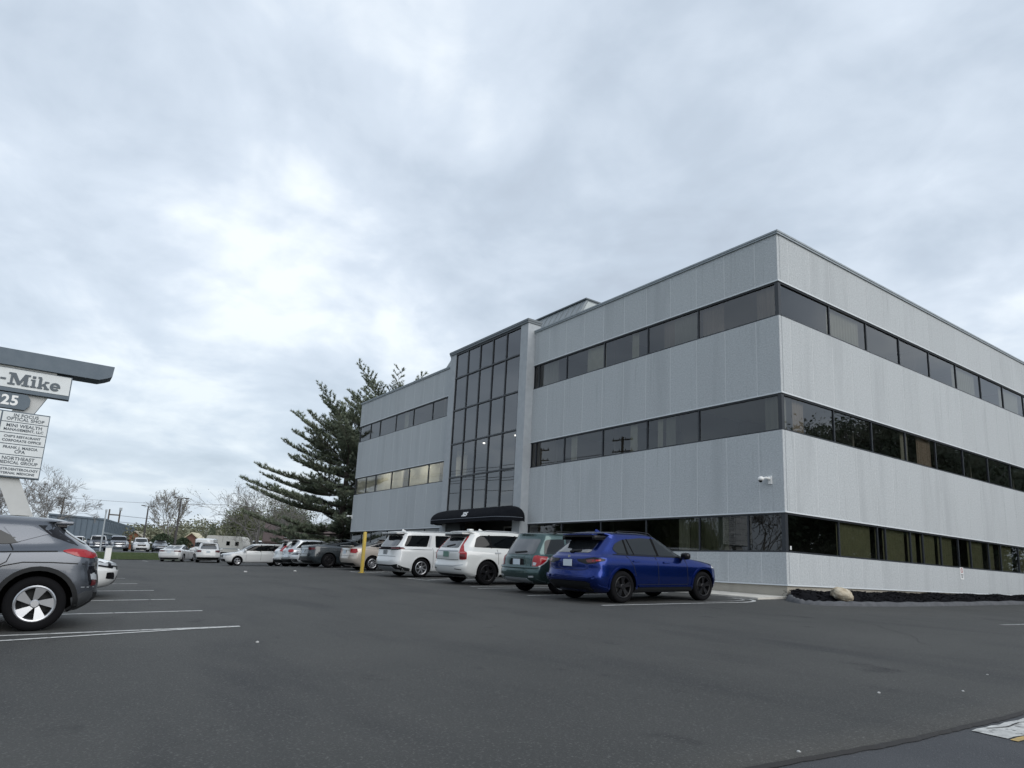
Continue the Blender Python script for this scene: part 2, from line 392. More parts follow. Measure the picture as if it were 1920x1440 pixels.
def arcpts(pts, n=6):
    out = []
    for k in range(len(pts) - 1):
        p0, p1, p2, p3 = pts[max(0, k - 1)], pts[k], pts[k + 1], pts[min(len(pts) - 1, k + 2)]
        for i in range(n):
            t = i / n
            out.append(tuple(0.5 * (2 * p1[j] + (p2[j] - p0[j]) * t + (2 * p0[j] - 5 * p1[j] + 4 * p2[j] - p3[j]) * t * t + (3 * p1[j] - p0[j] - 3 * p2[j] + p3[j]) * t ** 3) for j in range(len(p1))))
    out.append(pts[-1]); return out
strip('parking_line', arcpts([(0.30, -7.5), (0.42, -6.0), (0.52, -4.6), (0.60, -3.2), (0.45, -2.3), (0.10, -1.85), (-0.6, -1.75)]), 0.10, M_LINE, step=0.15, jit=0.1)
strip('parking_line', arcpts([(0.22, -3.9), (0.28, -3.1), (0.16, -2.3), (-0.15, -2.02), (-0.6, -1.95)]), 0.07, M_LINEF, step=0.15, dz=0.026, jit=0.1)
strip('parking_line', [(6.02, -2.0), (6.25, 3.5)], 0.1, M_LINEF, jit=0.1)
for x in (-37, -40.5, -44):
    strip('parking_line', [(x, -6.0), (x, -1.0)], 0.1, M_LINEF)
for y in (-15.2, -12.4, -9.2, -6.2, -3.2):
    strip('parking_line', [(-53.5, y), (-58.5, y)], 0.12, M_LINE)
# road paint by the seam
strip('road_marking', [(9.63, -12.43), (9.70, -11.4), (10.0, -6.5)], 0.24, M_LINE, dz=0.006, step=0.1, jit=0.08)
strip('road_marking', [(9.79, -12.46), (9.86, -11.4), (10.16, -6.5)], 0.055, M_YLINE, dz=0.0065, step=0.1, jit=0.15)
strip('road_marking', [(9.885, -12.48), (9.955, -11.4), (10.26, -6.5)], 0.055, M_YLINE, dz=0.0065, step=0.1, jit=0.15)
# crack across the white paint
strip('road_crack', [(9.55, -12.25), (9.61, -12.05), (9.60, -11.8), (9.70, -11.5), (9.72, -11.2)], 0.012, M_DSTRIP, dz=0.009, step=0.06, jit=0.5)

cr = random.Random(9)
def crack(x, y, a, L_, w):
    pts = [(x, y)]
    for k in range(int(L_ / .25)):
        a += cr.uniform(-.35, .35); x += cos(a) * .25; y += sin(a) * .25; pts.append((x, y))
    strip('asphalt_crack', pts, w * .55, mat('crack_fill', (.026, .027, .027), .85), dz=.0235, step=.12, jit=.6)
for q in ((1.0, -12.5, 2.3, 7.0, .012), (-3.5, -10.5, 2.0, 4.0, .014), (3.2, -5.4, .35, 5.0, .016), (5.6, -6.8, 1.2, 4.5, .014), (-9.0, -12.0, 2.6, 7.0, .016)):
    crack(*q)
# ------------------------------------------------------------------ walkway, planting bed
vs = []; fs = []
mb = MB(); mb.add([(-12.2, -1.45, gz(-12, -1.4) - .1), (-0.05, -1.35, gz(0, -1.4) - .1), (-0.02, 0.02, gz(0, 0) - .1), (-12.2, 0.02, gz(-12, 0) - .1),
        (-12.2, -1.45, gz(-12, -1.4) + .10), (-0.05, -1.35, gz(0, -1.4) + .06), (-0.02, 0.02, gz(0, 0) + .07), (-12.2, 0.02, gz(-12, 0) + .10)],
       [(0, 3, 2, 1), (4, 5, 6, 7), (0, 1, 5, 4), (1, 2, 6, 5), (2, 3, 7, 6), (3, 0, 4, 7)])
tag(mb.build('walkway', M_WALK), kind='structure')
KP = arcpts([(0.10, -0.16), (0.42, -0.62), (0.95, -0.85), (1.5, -0.35), (1.72, 1.0), (1.75, 4.0), (1.75, 9.0), (1.75, 16.0), (1.75, 30.0)], 10)
vs = []; fs = []
for i, p in enumerate(KP):
    a = KP[max(0, i - 1)]; b = KP[min(len(KP) - 1, i + 1)]
    d = Vector((b[0] - a[0], b[1] - a[1], 0)).normalized(); n = Vector((d.y, -d.x, 0))
    g = gz(p[0], p[1]) + 0.02
    wob = 0.012 * sin(i * 1.7) + rnd.uniform(-.006, .006)
    for off, h in ((0.05, -0.04), (0.02 + wob, 0.05), (-0.05 + wob, 0.115 + wob), (-0.13, 0.12 + wob), (-0.20, 0.02)):
        vs.append((p[0] + n.x * off, p[1] + n.y * off, g + h))
    if i:
        for k in range(4): fs.append(((i - 1) * 5 + k, i * 5 + k, i * 5 + k + 1, (i - 1) * 5 + k + 1))
tag(link('asphalt_kerb', mesh('asphalt_kerb', vs, fs, M_KERB, True)), 'dark asphalt kerb bordering the mulch bed along the right facade', 'kerb')
# mulch: mounded sheet plus loose chips
def mz(x, y):
    edge = 1.62 if y > 1 else 1.62 * sstep(-0.9, 1.0, y)
    t = clamp(x / max(edge, 0.1), 0, 1)
    return gz(min(x, 1.7), y) + 0.06 + 0.19 * sstep(1.02, 0.35, t) + 0.02 * sin(y * 2.3 + x * 5) + 0.015 * sin(y * 7.1)
vs = []; fs = []; ys = frange(-0.75, 30, 0.12); nx = 9
for j, y in enumerate(ys):
    lim = pw([(-0.8, 0.8), (-0.6, 1.05), (-0.3, 1.35), (0.2, 1.5), (1.0, 1.60), (40, 1.62)], y)
    lo = 0.04 if y > 0 else pw([(-0.8, 0.75), (-0.6, 0.5), (-0.2, 0.22), (0, 0.1)], y)
    for i in range(nx):
        x = lerp(lo, lim, i / (nx - 1)); vs.append((x, y, mz(x, y) + rnd.uniform(-0.018, 0.018)))
    if j:
        for i in range(nx - 1): fs.append(((j - 1) * nx + i, (j - 1) * nx + i + 1, j * nx + i + 1, j * nx + i))
mb = MB(); mb.add(vs, fs)
for k in range(5000):
    y = rnd.uniform(-0.5, 22); x = rnd.uniform(0.1, 1.55)
    if y < 0 and x > 1.1: continue
    c = Vector((x, y, mz(x, y) + 0.012)); a = rnd.uniform(0, pi); l = rnd.uniform(0.02, 0.06)
    u = Vector((cos(a), sin(a), rnd.uniform(-.4, .6))) * l; v = Vector((-sin(a), cos(a), rnd.uniform(-.5, .5))) * l * 0.35
    mb.quad(c - u - v, c + u - v, c + u + v, c - u + v)
tag(mb.build('mulch', M_MULCH), 'black wood mulch heaped in the bed along the right facade', 'mulch', kind='stuff')
# rock
bm = bmesh.new(); bmesh.ops.create_icosphere(bm, subdivisions=4, radius=1.0)
from mathutils import noise as mnoise
for v in bm.verts:
    p = v.co.copy(); q = p * 1.3
    d = 1 + 0.34 * mnoise.noise(q + Vector((3, 1, 2))) + 0.16 * mnoise.noise(p * 3.1 + Vector((5, 2, 1))) + 0.07 * mnoise.noise(p * 8)
    # flattened facets
    d = min(d, 1.0 + 0.08 * mnoise.noise(p * 2.4), .86 / max(.2, abs(p.z * .8 + p.y * .45)), .95 / max(.2, abs(p.x * .7 - p.y * .55 + p.z * .3)))
    v.co = Vector((p.x * 0.27 * d, p.y * 0.38 * d * (1 - 0.15 * p.z), p.z * 0.215 * d - 0.07 * p.y))
me = bpy.data.meshes.new('rock'); bm.to_mesh(me); bm.free(); me.materials.append(M_ROCK); me.polygons.foreach_set('use_smooth', [True] * len(me.polygons))
o = link('rock', me, loc=(1.12, 0.88, gz(1.1, 0.8) + 0.29)); tag(o, 'large pale tan rock on the mulch bed near the building corner', 'rock')

# ================================================================== OFFICE BUILDING
B = empty('office_building', (0, 0, 0), 'three storey grey office building with bands of dark windows and a glazed entrance bay', 'building')
XL, XT0, XT1, YB = -32.97, -19.9, -12.78, 30.0
PCACHE = {}
def panel(w, h, x, y, z, side):
    k = (round(w, 3), round(h, 3))
    if k not in PCACHE:
        g = 0.012; c = 0.006
        x0, x1, z0, z1 = g, w - g, 0.0, h
        v = [(x0 + c, 0, z0 + c), (x1 - c, 0, z0 + c), (x1 - c, 0, z1 - c), (x0 + c, 0, z1 - c),
             (x0, c, z0), (x1, c, z0), (x1, c, z1), (x0, c, z1), (x0, .12, z0), (x1, .12, z0), (x1, .12, z1), (x0, .12, z1)]
        f = [(0, 1, 2, 3), (0, 4, 5, 1), (1, 5, 6, 2), (2, 6, 7, 3), (3, 7, 4, 0), (4, 8, 9, 5), (5, 9, 10, 6), (6, 10, 11, 7), (7, 11, 8, 4), (8, 11, 10, 9)]
        PCACHE[k] = mesh('wall_panel', v, f, M_WALL)
    return link('wall_panel', PCACHE[k], B, (x, y, z), (0, 0, 0) if side == 'A' else (0, 0, pi / 2))
def boxes(name, m, L_, parent=None):
    for b_ in L_: MB().box(*b_).build(name, m, parent or B)
BANDS = [(0.0, 0.91), (2.12, 4.57), (5.77, 8.23), (9.42, 10.97)]
WINS = [(0.91, 2.12), (4.57, 5.77), (8.23, 9.42)]
def cuts(a, b, start, step):
    """joint positions between a and b on a module"""
    k = math.floor((a - start) / step); c = [a]
    while True:
        k += 1; p = start + k * step
        if p >= b - 0.15: break
        if p > a + 0.15: c.append(p)
    return c + [b]
for zb, zt in BANDS:
    for a, b in ((XL, XT0), (XT1, 0.0)):
        c = cuts(a, b, -0.85, 1.2)
        for p, q in zip(c, c[1:]): panel(q - p, zt - zb, p, 0.0, zb, 'A')
    c = cuts(0.12, YB, 0.6, 1.2)
    for p, q in zip(c, c[1:]): panel(q - p, zt - zb, 0.0, p, zb, 'B')
    boxes('joint_sealant', M_CAULK, [(XL, XT0, 0.007, 0.115, zb + .004, zt - .004), (XT1, -0.1, 0.007, 0.115, zb + .004, zt - .004), (-0.115, -0.007, 0.13, YB, zb + .004, zt - .004)]); h = 0.045
    boxes('edge_trim', M_EDGE, [(XL, XT0, -0.008, 0.13, zb - h, zb - .001), (XT1, 0.008, -0.008, 0.13, zb - h, zb - .001), (-0.13, 0.008, 0.131, YB, zb - h, zb - .001)])
# coping (two steps)
boxes('roof_coping', M_COPE, [(XL - .04, XT0, -0.045, 0.30, 10.972, 11.03), (XT1, 0.045, -0.045, 0.30, 10.972, 11.03), (-0.30, 0.045, 0.301, YB, 10.972, 11.03),
    (XL - .06, XT0, -0.065, 0.30, 11.031, 11.085), (XT1, 0.065, -0.065, 0.30, 11.031, 11.085), (-0.30, 0.065, 0.301, YB, 11.031, 11.085)])
boxes('foundation', M_FOUND, [(XL + .05, XT0 + .3, 0.05, 0.5, -1.6, -0.05), (XT1 - .3, -0.05, 0.05, 0.5, -1.6, -0.05), (-0.5, -0.05, 0.501, YB, -1.6, -0.05)])
boxes('rear_wall', M_WALL, [(XL, XL + .2, 0.13, YB, -0.5, 10.97), (XL + .2, 0, YB, YB + .2, -0.5, 10.97)])
boxes('roof_deck', M_COPE, [(XL + .2, -0.31, 0.31, YB, 10.5, 10.7)])
# storey slabs and ceilings
for z0, z1 in ((-0.4, 0.05), (2.62, 3.70), (6.28, 7.36), (9.94, 10.45)):
    boxes('floor_slab', M_CEIL, [(XL + .3, XT0 - .05, 0.30, YB - .1, z0, z1), (XT1 + .05, -0.30, 0.30, YB - .1, z0, z1), (XT0 - .049, XT1 + .049, 1.9, YB - .1, z0 + .002, z1 - .002)])
boxes('interior_partition', M_INT, [(XL + 3, -4.5, 4.5, 5.0, 0, 10), (-5.0, -4.5, 5.0, YB - 4, 0, 10)] + [(x, x + .12, 1.2, 4.5, 0, 10) for x in (-28.0, -23.2, -20.2, -12.4, -8.6, -5.0)] + [(-4.5, -1.2, y, y + .12, 0, 10) for y in (6.2, 11.4, 16.2, 21.0, 26)])
# windows
def win_strip(side, a, b, z0, z1, bars, gm, ends=(0.05, 0.05)):
    """horizontal window strip; a..b along the facade, bars = mullion centres"""
    mb = MB()
    def bx(p, q, d0, d1, zz0, zz1):
        if side == 'A': mb.box(p, q, d0, d1, zz0, zz1)
        else: mb.box(-d1, -d0, p, q, zz0, zz1)
    bx(a, b, 0.03, 0.125, z1 - 0.045 - 0.05, z1 - 0.046); bx(a, b, 0.02, 0.125, z0 + 0.001, z0 + 0.05)
    for m in bars: bx(m - 0.026, m + 0.026, 0.045, 0.115, z0 + 0.05, z1 - 0.096)
    if ends[0]: bx(a, a + ends[0], 0.04, 0.12, z0 + 0.05, z1 - 0.096)
    if ends[1]: bx(b - ends[1], b, 0.04, 0.12, z0 + 0.05, z1 - 0.096)
    fr = mb.build('window_frame', M_BRONZE, B)
    es = [a] + list(bars) + [b]
    for p, q in zip(es, es[1:]):
        w = q - p; h = z1 - z0 - .05; t1, t2 = rnd.uniform(-.0035, .0035), rnd.uniform(-.003, .003)
        me = mesh('window_pane', [(-w / 2, -t1 * w / 2 - t2 * h / 2, -h / 2), (w / 2, t1 * w / 2 - t2 * h / 2, -h / 2), (w / 2, t1 * w / 2 + t2 * h / 2, h / 2), (-w / 2, -t1 * w / 2 + t2 * h / 2, h / 2)], [(0, 1, 2, 3)], gm)
        o = link('window_pane', me, fr)
        c = (p + q) / 2
        o.location = (c, 0.082, (z0 + z1) / 2 - .02) if side == 'A' else (-0.082, c, (z0 + z1) / 2 - .02)
        if side == 'B': o.rotation_euler = (0, 0, pi / 2)
    return fr
AR = [-10.42, -8.02, -5.62, -3.22]; AL = [-31.18, -29.68, -27.28, -24.88, -22.48]
BY = [2.97 + 2.4 * i for i in range(12)]
for i, (z0, z1) in enumerate(WINS):
    gm = M_GLASSG if i == 0 else M_GLASS
    win_strip('A', XT1 if i else XT1, -0.16, z0, z1, ([-12.4] if i else []) + AR + ([-1.33] if i == 0 else [])   , gm, (0.05, 0))
    win_strip('A', XL + .02, -20.66, z0, z1, AL, gm)
    bars = BY if i else [2.97, 5.37, 5.9, 7.67, 8.6, 10.03, 11.5, 12.6, 14.3, 15.5, 17.4, 19.8, 22.2, 24.6, 27.0]
    win_strip('B', 0.16, YB, z0, z1, bars, gm, (0, 0.05))
    mb = MB(); mb.box(-0.161, -0.03, 0.03, 0.161, z0 + .001, z1 - .046); mb.build('corner_post', M_BRONZE, B)
    mb = MB(); mb.box(-20.66, XT0, 0.0, 0.12, z0 + .001, z1 - .046); mb.build('wall_infill', M_TOWER, B)
# blinds and drapes seen behind the panes
def blind(side, a, b, z0, z1, m, d=0.24):
    mb = MB(); n = max(2, int((b - a) / 0.09)); vs = []; fs = []
    for i in range(n + 1):
        p = lerp(a, b, i / n); dd = d + (0.02 if i % 2 else 0.0)
        for z in (z0, z1): vs.append((p, dd, z) if side == 'A' else (-dd, p, z))
        if i: fs.append((2 * i - 2, 2 * i, 2 * i + 1, 2 * i - 1))
    mb.add(vs, fs); return mb.build('window_blind', m, B)
for a, b, f, m in ((-9.25, -8.1, 2, M_BCREAM), (-6.62, -6.25, 2, M_BCREAM), (-4.95, -4.45, 2, M_BBROWN), (-4.45, -3.3, 2, M_BGREY), (-3.15, -2.25, 2, M_BBROWN), (-0.95, -0.2, 2, M_BBROWN),
                   (-12.3, -11.2, 2, M_BGREY), (-10.15, -9.8, 1, M_BCREAM), (-6.65, -6.3, 1, M_BCREAM), (-5.25, -5.0, 1, M_BCREAM), (-4.85, -4.4, 1, M_BGREY), (-0.75, -0.25, 1, M_BGREY),
                   (-26.4, -25.9, 2, M_BCREAM), (-4.25, -3.8, 0, M_BCREAM), (-3.75, -2.2, 0, M_BOLIVE), (-31, -27, 0, M_BGREY), (-25, -21.5, 0, M_BCREAM)):
    blind('A', a, b, WINS[f][0] - .1, WINS[f][1] + .1, m)
for a, b, m in ((3.12, 5.25, M_BOLIVE), (5.55, 5.75, M_BOLIVE), (6.05, 7.57, M_BOLIVE), (7.80, 8.48, M_BOLIVE), (8.76, 9.9, M_BOLIVE), (10.16, 11.40, M_BOLIVE), (12.75, 14.18, M_BOLIVE), (14.6, 15.3, M_BOLIVE), (15.8, 17.2, M_BOLIVE), (18, 20, M_BOLIVE)):
    blind('B', a, b, WINS[0][0] - .1, WINS[0][1] + .1, m)
for a, b, f, m in ((0.25, 0.6, 1, M_BGREY), (0.9, 1.5, 1, M_BBROWN), (7.75, 8.3, 1, M_BGREY), (9.0, 10.2, 1, M_BBROWN), (3.1, 5.2, 2, M_BGREY), (12.6, 14.8, 2, M_BGREY), (17.4, 19.6, 2, M_BGREY)):
    blind('B', a, b, WINS[f][0] - .1, WINS[f][1] + .1, m)
mb = MB(); mb.box(-0.075, -0.072, 0.30, 0.37, 1.0, 1.11); mb.build('window_sticker', M_WHITE, B)
mb = MB(); mb.tube([(-0.05, 13.3, -0.16), (0.06, 13.3, -0.16), (0.10, 13.3, -0.22)], 0.028, 8); mb.tube([(0.03, 13.3, -0.10), (0.03, 13.3, -0.16)], 0.018, 6); mb.build('hose_tap', M_POLE, B, True)

# ---- glazed entrance bay
TF = -0.42
mb = MB()
mb.box(XT0, -19.30, TF, 0.0, -0.9, 11.40); mb.build('tower_pier', M_TOWER, B)
mb = MB(); mb.box(-13.33, XT1 + .03, TF, 0.15, -0.9, 11.40); mb.build('tower_pier', M_TOWER, B)
mb = MB(); mb.box(-19.299, -13.331, TF + .02, 0.0, 11.375, 11.405); mb.box(XT0, XT1 + .03, 0.151, 0.3, 10.5, 11.40); mb.build('tower_header', M_TOWER, B)
mb = MB(); mb.box(XT0 - .04, XT1 + .07, TF - .05, 0.34, 11.407, 11.50); mb.box(XT0 - .06, XT1 + .09, TF - .07, 0.36, 11.501, 11.60); mb.build('tower_coping', M_COPE2, B)
TX = [-19.28 + 1.188 * k for k in range(6)]; TZ = [2.86, 4.60, 6.37, 8.20, 10.0, 11.35]
mb = MB()
for i, x in enumerate(TX): mb.box(x - .035 + (.017 if i == 0 else 0), x + .035 - (.017 if i == 5 else 0), TF + .015, TF + .09, TZ[0], TZ[-1])
cw = mb.build('curtain_wall_mullion', M_BRONZE, B)
mb = MB()
for z in TZ: mb.box(-19.299, -13.331, TF + .005, TF + .085, z - .035, z + .035)
mb.build('curtain_wall_transom', M_BRONZE, B)
for r in range(5):
    for c in range(5):
        x0, x1, z0, z1 = TX[c] + .03, TX[c + 1] - .03, TZ[r] + .03, TZ[r + 1] - .03
        t1, t2 = rnd.uniform(-.003, .003), rnd.uniform(-.003, .003); y = TF + .06
        me = mesh('window_pane', [(x0, y - t1 - t2, z0), (x1, y + t1 - t2, z0), (x1, y + t1 + t2, z1), (x0, y - t1 + t2, z1)], [(0, 1, 2, 3)], M_GLASST)
        link('window_pane', me, cw)
for r, m in ((4, M_SPAN), (2, M_SPAN2), (0, M_SPAN2)):
    mb = MB(); mb.box(-19.29, -13.34, TF + .14, TF + .17, TZ[r], TZ[r + 1]); mb.build('spandrel_panel', m, B)
mb = MB(); mb.box(-19.25, -13.4, 0.5, 0.55, 8.0, 10.2); mb.build('window_blind', mat('warm_drape', (0.36, 0.33, 0.29), 0.9), B)
mb = MB(); mb.box(-19.3, -13.33, -0.2, 1.9, 6.30, 6.36); mb.build('lobby_ceiling', M_INT, B)
mb = MB(); mb.box(-19.3, -13.33, -0.2, 1.9, 4.45, 4.55); mb.box(-19.3, -13.33, 1.9, 2.0, 2.9, 10.2); mb.build('lobby_wall', mat('lobby_paint', (0.34, 0.31, 0.27), 0.9), B)
ML = emit_mat('ceiling_lamp_glow', (1.0, 0.96, 0.88), 4.5)
for x, y in ((-17.0, 0.2), (-14.1, 0.1)):
    mb = MB(); mb.tube([(x, y, 6.25), (x, y, 6.299)], 0.055, 14); mb.build('ceiling_lamp', ML, B)
boxes('interior_partition', M_BCREAM, [(-32.6, -20.5, 1.5, 1.56, 3.72, 6.27)])
for x in (-31.0, -28.2, -25.4, -22.6):
    MB().box(x - .7, x + .7, 0.55, 0.95, 6.20, 6.279).build('ceiling_lamp', MATS['ceiling_lamp_glow'], B)
for x in (-23.9, -23.55):
    mb = MB(); mb.tube([(x, 0.9, 9.86), (x, 0.9, 9.942)], 0.075, 12); mb.build('ceiling_lamp', ML, B)
# house plants standing behind the lowest bay panes
# ---- entrance under the canopy
mb = MB(); mb.box(-19.3, -13.33, 1.5, 1.6, -0.5, 2.85); mb.build('entrance_rear_wall', M_INTD, B)
mb = MB(); mb.box(-19.3, -13.33, -0.3, 1.499, 2.70, 2.82); mb.build('entrance_soffit', M_INTD, B)
mb = MB(); mb.box(-19.29, -17.9, TF + .05, -0.1, -0.5, 2.68); mb.build('entrance_pier', mat('dark_stone', (0.035, 0.042, 0.05), 0.6), B)
def door(x0, x1):
    d = MB()
    d.box(x0, x0 + .07, 1.40, 1.48, -0.3, 2.15); d.box(x1 - .07, x1, 1.40, 1.48, -0.3, 2.15); d.box(x0 + .07, x1 - .07, 1.40, 1.48, 2.06, 2.15); d.box(x0 + .07, x1 - .07, 1.40, 1.48, -0.3, -0.1)
    o = d.build('entrance_door', mat('pale_aluminium', (0.42, 0.42, 0.40), 0.45, metal=0.3), B)
    MB().box(x0 + .07, x1 - .07, 1.43, 1.45, -0.1, 2.06).build('door_pane', M_GLASSG, o)
    MB().box(x1 - .16, x1 - .13, 1.33, 1.36, 0.5, 1.3).build('handle', M_CHROME, o)
for a in (-16.6, -15.5, -14.4): door(a, a + 1.0)
# ---- barrel canopy with the house number
AX0, AX1, AP, AR_ = -19.65, -12.38, 1.10, 1.0
path = [(AX0, TF - .0)] + [(AX0 + AR_ - AR_ * cos(t), TF - (AP - AR_) - AR_ * sin(t)) for t in [pi / 2 * k / 10 for k in range(11)]]
path += [(lerp(AX0 + AR_, AX1 - AR_, k / 16), TF - AP) for k in range(1, 16)]
path += [(AX1 - AR_ + AR_ * sin(t), TF - (AP - AR_) - AR_ * cos(t)) for t in [pi / 2 * k / 10 for k in range(11)]] + [(AX1, TF)]
vs = []; fs = []; np_ = len(path)
prof = [('v', 2.13), ('v', 2.21), ('v', 2.285)] + [('q', pi / 2 * k / 9) for k in range(10)]
for kk, (ty, t) in enumerate(prof):
    for j, (x, y) in enumerate(path):
        ax = clamp(x, AX0 + AR_, AX1 - AR_); a = Vector((ax, TF)); p = Vector((x, y))
        if ty == 'v': sc_ = Vector((0.0, 0.0)); wv = 0.012 * sin(j * 2.1) if t < 2.2 else 0; vs.append((p.x, p.y, t + wv))
        else:
            q = a + (p - a) * cos(t); sag = 0.0 if j % 4 else 0.008
            vs.append((q.x, q.y, 2.30 + 0.55 * sin(t) + sag * sin(2 * t)))
    if kk:
        for j in range(np_ - 1): fs.append(((kk - 1) * np_ + j, (kk - 1) * np_ + j + 1, kk * np_ + j + 1, kk * np_ + j))
aw = link('entrance_canopy', mesh('entrance_canopy', vs, fs, M_CANVAS, True, None, 50), B)
mb = MB(); mb.tube([(x, y - 0.006, 2.292) for x, y in path[1:-1]], 0.011, 6); mb.build('piping', mat('grey_piping', (0.16, 0.18, 0.21), 0.6), aw, True)
mb = MB(); mb.add([(x, y, 2.2) for x, y in path], [tuple(range(np_))]); mb.build('canopy_lining', M_BLACK, aw)

# ---- lettering helper: built-in outline font turned into a mesh
def text_mesh(s, size, m, ext=0.004, bold=0.0, shear=0.0, spacing=1.0, align='CENTER'):
    c = bpy.data.curves.new('lettering', 'FONT'); c.body = s; c.size = size; c.extrude = ext; c.offset = bold; c.shear = shear; c.space_character = spacing
    c.align_x = align; c.align_y = 'CENTER'; c.resolution_u = 3
    o = bpy.data.objects.new('lettering', c); COL.objects.link(o)
    me = bpy.data.meshes.new_from_object(o.evaluated_get(bpy.context.evaluated_depsgraph_get()))
    bpy.data.objects.remove(o, do_unlink=True); me.materials.clear(); me.materials.append(m); me.name = 'lettering'
    return me
me = text_mesh('325', 0.29, M_WHITE, 0.006, 0.012, 0.25)
o = link('canopy_number', me, aw, (-15.7, TF - AP * 0.965 - 0.006, 2.475), (radians(90 - 24), 0, 0))
# ---- mansard screen on the roof
PS = [(0.93, 10.9), (1.97, 12.80), (5.5, 12.80), (5.5, 10.9)]
mb = MB(); mb.prism(PS, 'x', -24.0, -11.43); pent = mb.build('roof_screen', M_ROOFM, B)
mb = MB()
for i in range(29):
    x = -11.75 - i * 0.43; mb.add([(x, 0.90, 10.9), (x + .03, 0.90, 10.9), (x + .03, 1.94, 12.80), (x, 1.94, 12.80), (x, 0.95, 10.9), (x + .03, .95, 10.9), (x + .03, 1.99, 12.80), (x, 1.99, 12.80)],
        [(0, 1, 2, 3), (4, 7, 6, 5), (0, 4, 5, 1), (1, 5, 6, 2), (2, 6, 7, 3), (3, 7, 4, 0)])
mb.build('seam_rib', M_ROOFM, pent)
mb = MB(); mb.prism([(1.10, 10.9), (2.03, 12.70), (5.4, 12.70), (5.4, 10.9)], 'x', -11.43, -11.40); mb.build('screen_end', mat('screen_end_panel', (0.42, 0.45, 0.45), 0.7), pent)
mb = MB(); mb.box(-24.05, -11.36, 1.88, 5.55, 12.801, 12.86); mb.build('ridge_cap', M_COPE2, pent)

# ---- things fixed to the facade
def sec_cam(x, z, label):
    t = empty('security_camera', (x, 0, z), label, 'camera', 'security cameras on the facade'); t.scale = (.8, .8, .8)
    MB().box(0.10, 0.24, -0.05, -0.002, -0.20, 0.11).build('mount_plate', M_OFFW, t)
    mb = MB(); mb.tube([(0.17, -0.04, 0.0), (0.12, -0.20, 0.02), (0.0, -0.26, 0.0)], 0.045, 10); mb.build('bracket', M_OFFW, t, True)
    bm = bmesh.new(); bmesh.ops.create_uvsphere(bm, u_segments=16, v_segments=10, radius=0.12)
    for v in bm.verts:
        if v.co.z < 0: v.co.z *= 0.6
        else: v.co.z *= 0.9
    me = bpy.data.meshes.new('housing'); bm.to_mesh(me); bm.free(); me.materials.append(M_OFFW); me.polygons.foreach_set('use_smooth', [True] * len(me.polygons))
    h = link('housing', me, t, (-0.05, -0.28, -0.02))
    bm = bmesh.new(); bmesh.ops.create_uvsphere(bm, u_segments=14, v_segments=8, radius=0.075)
    me = bpy.data.meshes.new('lens_dome'); bm.to_mesh(me); bm.free(); me.materials.append(M_GBLACK); me.polygons.foreach_set('use_smooth', [True] * len(me.polygons))
    link('lens_dome', me, h, (-0.02, 0, -0.055))
sec_cam(-0.60, 3.10, 'white dome security camera near the building corner, above the ground floor windows')
sec_cam(-33.02, 3.12, 'small white security camera at the far left end of the building')
t = empty('wall_notice', (0.0, 11.45, 0.72), 'small white notice with red and dark print below the right facade windows', 'sign')
MB().box(0.003, 0.012, -0.15, 0.15, -0.24, 0.22).build('board', M_WHITE, t)
mb = MB(); n = 20
for k in range(n):
    a, b = 2 * pi * k / n, 2 * pi * (k + 1) / n
    mb.quad((0.015, .065 * cos(a), .10 + .065 * sin(a)), (0.015, .09 * cos(a), .10 + .09 * sin(a)), (0.015, .09 * cos(b), .10 + .09 * sin(b)), (0.015, .065 * cos(b), .10 + .065 * sin(b)))
mb.quad((0.015, -.055, .145), (0.015, -.045, .155), (0.015, .055, .055), (0.015, .045, .045)); mb.build('prohibition_ring', M_REDINK, t)
mb = MB()
for k in range(3): mb.box(0.013, 0.016, -.10 + .02 * k, .10 - .015 * k, -.07 - .05 * k, -.045 - .05 * k)
mb.build('print_line', M_INK, t)

# ================================================================== VEHICLES
def half_outline(xr, xf, w, ar, af, pr, pf, nr=8, ns=10, nf=9):
    P = []
    for i in range(nr):
        t = pi / 2 * i / nr
        P.append((xr + ar - ar * cos(t) ** (2 / pr), w * sin(t) ** (2 / pr)))
    for i in range(ns + 1):
        x = lerp(xr + ar, xf - af, i / ns); P.append((x, w))
    for i in range(nf - 1, -1, -1):
        t = pi / 2 * i / nf
        P.append((xf - af + af * cos(t) ** (2 / pf), w * sin(t) ** (2 / pf)))
    return P
def pchip(vals, sub):
    n = len(vals); d = [vals[i + 1] - vals[i] for i in range(n - 1)]
    m = [d[0]] + [0.0 if d[i - 1] * d[i] <= 0 else 2 * d[i - 1] * d[i] / (d[i - 1] + d[i]) for i in range(1, n - 1)] + [d[-1]]
    out = []
    for i in range(n - 1):
        for k in range(sub):
            t = k / sub; t2, t3 = t * t, t * t * t
            out.append((2 * t3 - 3 * t2 + 1) * vals[i] + (t3 - 2 * t2 + t) * m[i] + (-2 * t3 + 3 * t2) * vals[i + 1] + (t3 - t2) * m[i + 1])
    out.append(vals[-1]); return out
